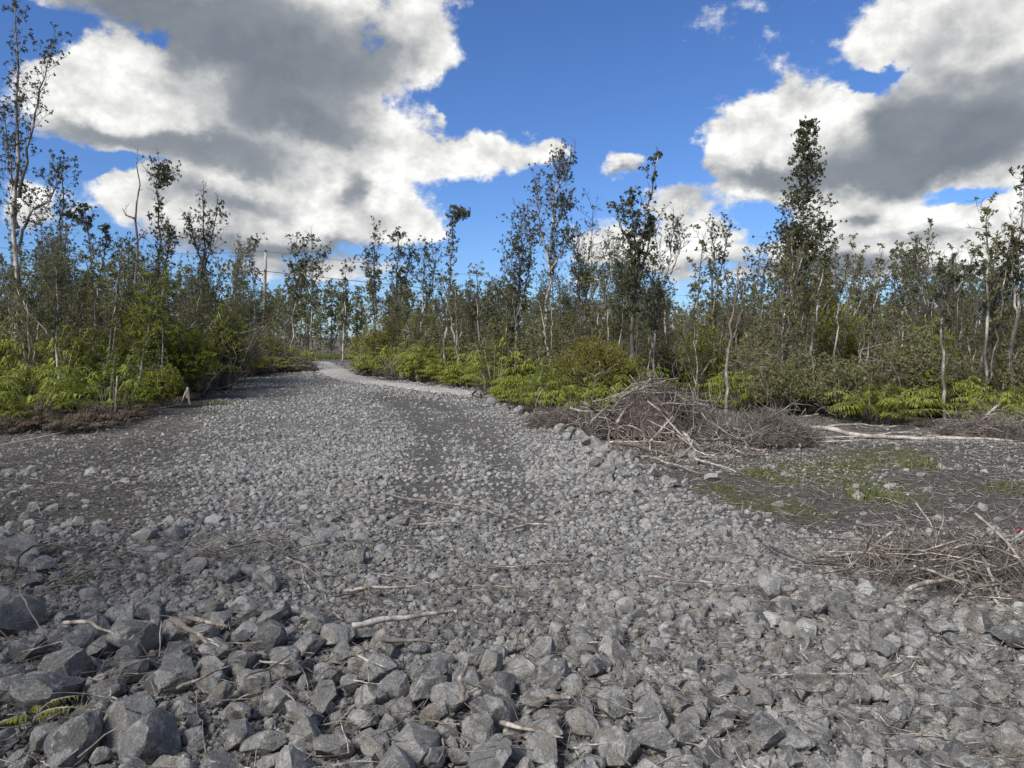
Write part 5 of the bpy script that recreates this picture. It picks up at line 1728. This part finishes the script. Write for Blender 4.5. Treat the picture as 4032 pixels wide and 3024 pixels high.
def heap(name, cx, cy, rx, ry, hfun, n_tw, Lr, rr, label, n_br, br_label, br_group, seed, soil=True, mats=('root', 'twig', 'dead_wood'), br_r=(.012, .03), br_L=(.7, 1.9), fibre=2600):
    rs = RS(seed)
    z0 = float(gz(cx, cy))
    root = link(name, None, None, (cx, cy, z0))
    hz = lambda x, y: hfun(x, y) * np.clip(1 - (x / rx) ** 2 - (y / ry) ** 2, 0, 1) ** .6
    if soil:
        g = np.linspace(-1, 1, 46)
        A, Bm = np.meshgrid(g * rx, g * ry)
        Z = hz(A, Bm) * (.55 + .55 * fbm(A * 2.3 + 7, Bm * 2.3, seed, 4)) - .04 + (gz(A + cx, Bm + cy) - z0)
        ii = np.arange(46 * 46).reshape(46, 46)
        f = np.stack([ii[:-1, :-1], ii[:-1, 1:], ii[1:, 1:], ii[1:, :-1]], -1).reshape(-1, 4)
        cen = (ii[:-1, :-1]).reshape(-1)
        ok = ((A / rx) ** 2 + (Bm / ry) ** 2).reshape(-1)[cen] < 1.0
        link('root_mass', mesh_np('root_mass', np.stack([A, Bm, Z], -1), f[ok], M['root_soil'], True), root)
    def cloud(n, Lr, rr, mat, K, S, jit, nm):
        a, q = rs.uniform(0, 6.283, n), np.sqrt(rs.rand(n))
        x, y = np.cos(a) * q * rx * .97, np.sin(a) * q * ry * .97
        z = hz(x, y) * rs.uniform(.15, 1.08, n) + (gz(x + cx, y + cy) - z0) + .01
        b = rs.uniform(0, 6.283, n)
        D = unit(np.stack([np.cos(b), np.sin(b), rs.normal(.05, .45, n)], -1))
        L = rs.uniform(*Lr, n)
        W = walk(rs, np.stack([x, y, z], -1) - D * (L * .4)[:, None], D, L, K, jit, -.02)
        gl = gz(W[..., 0] + cx, W[..., 1] + cy) - z0
        W[..., 2] = np.maximum(W[..., 2], gl + .006)
        mb = MB()
        mb.tubes(W, (rr[0] + (rr[1] * 1.3 - rr[0]) * rs.rand(n) ** 2.2)[:, None] * np.linspace(1, .45, K)[None], S, S > 3)
        o = link(nm, mb.mesh(nm, M[mat], True), root)
        o['kind'] = 'stuff'
    if fibre:
        cloud(int(fibre * 1.1), (.10, .40), (.0022, .0055), mats[0], 5, 3, .55, 'root_fibres')
    cloud(int(n_tw * .8), Lr, rr, mats[1], 8, 4, .3, 'twigs')
    cloud(n_tw // 5, Lr, rr, mats[2], 8, 4, .24, 'bleached_twigs')
    tag(root, label, 'brush pile')
    for i in range(n_br):
        a, q = rs.uniform(0, 6.283), math.sqrt(rs.rand()) * .85
        x, y = math.cos(a) * q * rx, math.sin(a) * q * ry
        b = rs.uniform(0, 6.283)
        D = np.array((math.cos(b), math.sin(b) * .6, rs.normal(.1, .3)))
        L = rs.uniform(*br_L)
        z = float(hz(np.array(x), np.array(y))) * rs.uniform(.6, 1.05) + .03
        c = np.array((x + cx, y + cy, z + z0))
        W = walk(rs, (c - unit(D) * L * .45)[None], D[None], L, 9, .12, -.03)
        W[..., 2] = np.maximum(W[..., 2], gz(W[..., 0], W[..., 1]) + .02)
        r = rs.uniform(*br_r)
        mb = MB()
        mb.tubes(W - W[0, 0], (r * np.linspace(1, .4, 9))[None], 6)
        k = rs.randint(2, 8, 3)
        D2 = unit(rs.normal(0, 1, (3, 3)) + unit(D))
        W2 = walk(rs, W[0, k] - W[0, 0], D2, L * rs.uniform(.12, .3, 3), 5, .25, 0)
        mb.tubes(W2, np.full((3, 1), r * .45) * np.linspace(1, .4, 5)[None], 4)
        o = link('branch', mb.mesh('branch', M[['dead_wood', 'twig', 'dark_bark'][i % 3 if i % 5 else 0]], True), None, W[0, 0])
        tag(o, br_label, 'branch', br_group)
    return root


m, n = material('root_ball_soil')
pos = n.new('ShaderNodeNewGeometry').outputs['Position']
a = n.noise(pos, 9.0, 6.0, .7)
finish(n, n.mix(n.smooth(a, .35, .7), (.03, .024, .021), (.12, .095, .082)), .97, a, .9, .05, .1)
M['root_soil'] = m
mx = lambda px, Y: (px - CX) / F * Y
heap('brush_pile', mx(2610, 12.8), 12.8, 1.5, 1.1, lambda x, y: .42 + .50 * np.exp(-(((x + .35) / .6) ** 2)) + .15 * np.sin(x * 3 + 1), 420, (.4, 1.3), (.004, .013),
     'high heap of torn roots and branches beside the boulders, right of centre', 26, 'dead branch sticking out of the high root heap', 'branches in the high root heap', 71, fibre=3600)
heap('brush_pile', mx(2980, 11.8), 11.8, 1.05, .85, lambda x, y: .42 + .1 * np.sin(x * 4), 240, (.3, 1.0), (.003, .010),
     'lower brown root heap at the thick end of the fallen log', 9, 'dead branch in the lower root heap by the log', 'branches in the lower root heap', 72, fibre=2600)
heap('brush_pile', mx(2230, 14.2), 14.2, .8, .7, lambda x, y: .32, 140, (.3, .9), (.003, .008),
     'low reddish brown brush at the foot of the bright ferns', 3, 'dead branch in the low brush at the foot of the ferns', 'branches in the low brush by the ferns', 73, fibre=1500)
heap('brush_pile', mx(2700, 10.6), 10.6, 1.1, .55, lambda x, y: .14, 160, (.3, 1.1), (.004, .012),
     'flat scatter of sticks in front of the high root heap', 12, 'dead stick lying flat in front of the high root heap', 'sticks in front of the high root heap', 74, soil=False, fibre=300)
heap('brush_pile', mx(3830, 5.2), 5.2, 1.05, .62, lambda x, y: .20 + .10 * np.clip(x, -1, 1), 270, (.25, .95), (.0025, .0085),
     'tangled pile of thin brown twigs at the right edge', 30, 'bare branch tangled in the twig pile at the right edge', 'branches in the twig pile at the right edge', 75, soil=False, fibre=700, br_r=(.005, .014), br_L=(.5, 1.4))
heap('brush_pile', mx(3980, 12.6), 12.6, 1.2, .7, lambda x, y: .34, 180, (.3, 1.1), (.003, .009),
     'brown brush heap under the ferns at the far right', 6, 'dead branch in the far right brush heap', 'branches in the far right brush heap', 76, fibre=1500)
heap('brush_pile', mx(1560, 33), 33, 1.9, 1.3, lambda x, y: .75, 160, (.6, 1.6), (.008, .02),
     'dark uprooted stump heap beside the driveway bend', 6, 'dead branch in the stump heap beside the driveway', 'branches in the stump heap by the driveway', 77, fibre=450)
heap('brush_pile', mx(1060, 38), 38, 2.6, 1.5, lambda x, y: 1.3 - .2 * x, 260, (.8, 2.4), (.01, .024),
     'long brushwood bank left of the driveway mouth', 14, 'dead branch in the brushwood bank left of the driveway', 'branches in the bank left of the driveway', 78, fibre=500)

# fallen pale tree
Pm = [(2975, 1648, 12.4), (3216, 1684, 12.3), (3325, 1697, 12.2), (3424, 1720, 12.0), (3551, 1724, 12.0), (3650, 1743, 11.7), (3759, 1754, 11.5), (3858, 1765, 11.3), (3985, 1779, 11.1)]
root = link('fallen_tree', None, None, at(2975, 1648, 12.4))
o0 = at(2975, 1648, 12.4)


def limb(name, pxs, r0, r1, K=14, jit=.015):
    P = resample(np.array([at(*p) for p in pxs]), K)
    P[1:-1] += rw.normal(0, jit, (K - 2, 3))
    P[:, 2] = np.maximum(P[:, 2], gz(P[:, 0], P[:, 1]) + .04)
    mb = MB()
    mb.tubes(P - o0, np.linspace(r0, r1, K) * rw.uniform(.9, 1.1, K), 7)
    link(name, mb.mesh(name, M['log'], True), root)


M['log'] = bark('bleached_log_bark', (.50, .46, .395), (.24, .205, .165), 9.0, .52)
limb('trunk', Pm, .055, .018, 22)
for pxs in ([(3262, 1679, 12.3), (3442, 1675, 12.4), (3560, 1679, 12.5)], [(3180, 1762, 11.9), (3289, 1738, 12.0), (3388, 1742, 12.0)], [(3030, 1675, 12.3), (3090, 1682, 12.3), (3230, 1700, 12.2)],
            [(3420, 1716, 12.0), (3560, 1700, 12.2), (3700, 1722, 12.3)], [(3600, 1730, 11.9), (3760, 1722, 12.0), (3850, 1735, 12.0)], [(3150, 1775, 11.4), (3300, 1782, 11.3), (3420, 1790, 11.2)],
            [(3780, 1755, 11.5), (3880, 1742, 11.6), (3940, 1745, 11.6)], [(3120, 1708, 12.0), (3240, 1730, 11.9), (3330, 1728, 11.9)]):
    limb('limb', pxs, .022, .008, 10)
tag(root, 'long bleached fallen tree with limbs lying before the right wood', 'fallen tree')

stick([(2600, 1690, 12.0), (2680, 1725, 11.8), (2760, 1760, 11.6), (2850, 1790, 11.2), (3000, 1826, 10.7)], 20, 'pale log slanting down out of the high root heap', jit=.006)
stick([(2560, 1823), (2660, 1850), (2770, 1885)], 13, 'grey pole on the ground in front of the root heap', lift=.04)
stick([(2730, 1820), (2810, 1845), (2900, 1880)], 12, 'pale stick ending beside the bright grass tuft', lift=.04)
stick([(2330, 1660, 12.0), (2370, 1620, 12.1), (2400, 1595, 12.2)], 13, 'grey stick leaning on the left flank of the root heap', jit=.006)
stick([(2610, 1640, 12.2), (2615, 1570, 12.3), (2622, 1500, 12.4)], 10, 'upright pale stick standing in the root heap', jit=.006)
stick([(2560, 1550, 12.4), (2650, 1548, 12.5), (2700, 1575, 12.4), (2790, 1600, 12.2)], 12, 'pale arched branch across the top of the root heap', jit=.01)
stick([(2440, 1570, 12.2), (2480, 1545, 12.3), (2520, 1520, 12.4)], 12, 'broken pale branch at the top left of the root heap', jit=.01)

# utility pole and wires
PY_ = 64.0
pb = at(1034, 1402, PY_)
root = link('utility_pole', None, None, (pb[0], PY_, 0))
top = at(1047, 986, PY_)
mb = MB()
P = resample(np.array([(0, 0, -.3), (top[0] - pb[0], 0, top[2])]), 9)
mb.tubes(P, np.linspace(.17, .11, 9), 12)
link('pole', mb.mesh('pole', M['pole_wood'], True), root)
for zf in (.995, .815):
    q = P[0] * (1 - zf) + P[-1] * zf
    mb = MB()
    mb.box(q + (0, -.13, 0), (.05, .05, .09))
    link('insulator', mb.mesh('insulator', M['wire']), root)
tag(root, 'grey wooden utility pole standing above the left wood', 'utility pole')


def wire(a, b, sag, r, label):
    A, B = at(*a), at(*b)
    t = np.linspace(0, 1, 40)
    P = A * (1 - t)[:, None] + B * t[:, None]
    P[:, 2] -= sag * 4 * t * (1 - t)
    mb = MB()
    mb.tubes(P - A, np.full(40, r), 5)
    tag(link('overhead_wire', mb.mesh('overhead_wire', M['wire'], True), None, A), label, 'wire')


wire((1047, 990, PY_), (3000, 1185, 150), .5, .014, 'upper thin overhead wire running right from the pole top')
wire((-300, 950, 56), (1047, 990, PY_), .5, .014, 'upper thin overhead wire running left from the pole top')
wire((1045, 1068, PY_), (3000, 1222, 150), .8, .026, 'lower thick overhead cable running right from the pole')
wire((-300, 1062, 56), (1045, 1068, PY_), .5, .026, 'lower thick overhead cable running left from the pole')
wire((1042, 1155, PY_), (3000, 1262, 150), .8, .014, 'lowest thin overhead wire running right from the pole')

# survey stake with ribbon, thin stake, string line
sx, sy = hit(748, 1594)
sz = float(gz(sx, sy))
h = 70 / F * sy
root = link('survey_stake', None, None, (sx, sy, sz), (0, 0, .2))
mb = MB()
mb.tubes(np.array([(0, 0, -.05), (-.03, 0, h * .5), (-.045, 0, h - .03), (-.046, 0, h)]), np.array([.026, .026, .026, .02]), 4)
link('post', mb.mesh('post', M['stake']), root)
mb = MB()
mb.tubes(np.array([(-.05, -.02, h * .93), (-.10, -.03, h * .70), (-.155, -.03, h * .35), (-.20, -.02, 0.0)]), np.array([.014, .012, .013, .008]), 5)
link('string_end', mb.mesh('string_end', M['string'], True), root)
rb = MB()
def ribbon(P, w):
    P = np.array(P, float)
    v = np.concatenate([P - (w, .0, 0), P + (w, .0, 0), P + (w, .012, 0), P - (w, .012, 0)])
    k = len(P)
    f = []
    for i in range(k - 1):
        for a_, b_ in ((0, 1), (1, 2), (2, 3), (3, 0)):
            f.append((a_ * k + i, b_ * k + i, b_ * k + i + 1, a_ * k + i + 1))
    rb.add(v, f)
ribbon([(-.045, -.045, h * .93), (-.06, -.05, h * .86), (-.07, -.05, h * .76)], .018)
ribbon([(-.07, -.045, h * .78), (-.078, -.05, h * .6), (-.072, -.045, h * .38)], .012)
link('ribbon', rb.mesh('ribbon', M['ribbon']), root)
tag(root, 'short sawn wooden stake with a pink ribbon, left of the pad', 'stake')
tx, ty = hit(453, 1667)
tz = float(gz(tx, ty))
root = link('survey_stake', None, None, (tx, ty, tz))
mb = MB()
hh = 188 / F * ty
mb.tubes(np.array([(0, 0, -.05), (.03, .0, hh * .5), (.065, .02, hh)]), np.array([.02, .019, .015]), 5)
link('post', mb.mesh('post', M['dead_wood'], True), root)
tag(root, 'thin grey stick stake in front of the left ferns', 'stake')
A = np.array((*flat(-260, 1830), 0.10))
Bp = np.array((sx - .2, sy - .02, sz + .02))
t = np.linspace(0, 1, 24)[:, None]
P = A * (1 - t) + Bp * t
P[:, 2] = np.maximum(P[:, 2] - .05 * (4 * t * (1 - t))[:, 0], gz(P[:, 0], P[:, 1]) + .03)
mb = MB()
mb.tubes(P - A, np.full(24, .006), 4)
tag(link('string_line', mb.mesh('string_line', M['string'], True), None, A), 'taut pale string running from the left edge to the ribboned stake', 'string')
# ribbon on the fallen stake and a red scrap
q = at(2632, 1742, 11.58)
rb = MB()
ribbon([q * 0 + (0, 0, .0), (-.015, -.02, -.06), (-.03, -.03, -.14)], .012)
ribbon([q * 0 + (0, 0, -.0), (.012, -.02, -.07), (.02, -.03, -.16)], .010)
tag(link('ribbon', rb.mesh('ribbon', M['ribbon']), None, q), 'pink ribbon hanging from the slender stake on the boulders', 'ribbon')
x, y = hit(4008, 2098)
rb = MB()
ribbon([(0, 0, .02), (.02, .01, .04), (.045, .02, .025)], .009)
ribbon([(.015, .02, .03), (.01, .0, .045), (.03, .03, .045)], .008)
tag(link('plastic_scrap', rb.mesh('plastic_scrap', M['red']), None, (x, y, float(gz(x, y)))), 'small red plastic scrap on the soil at the right edge', 'scrap')
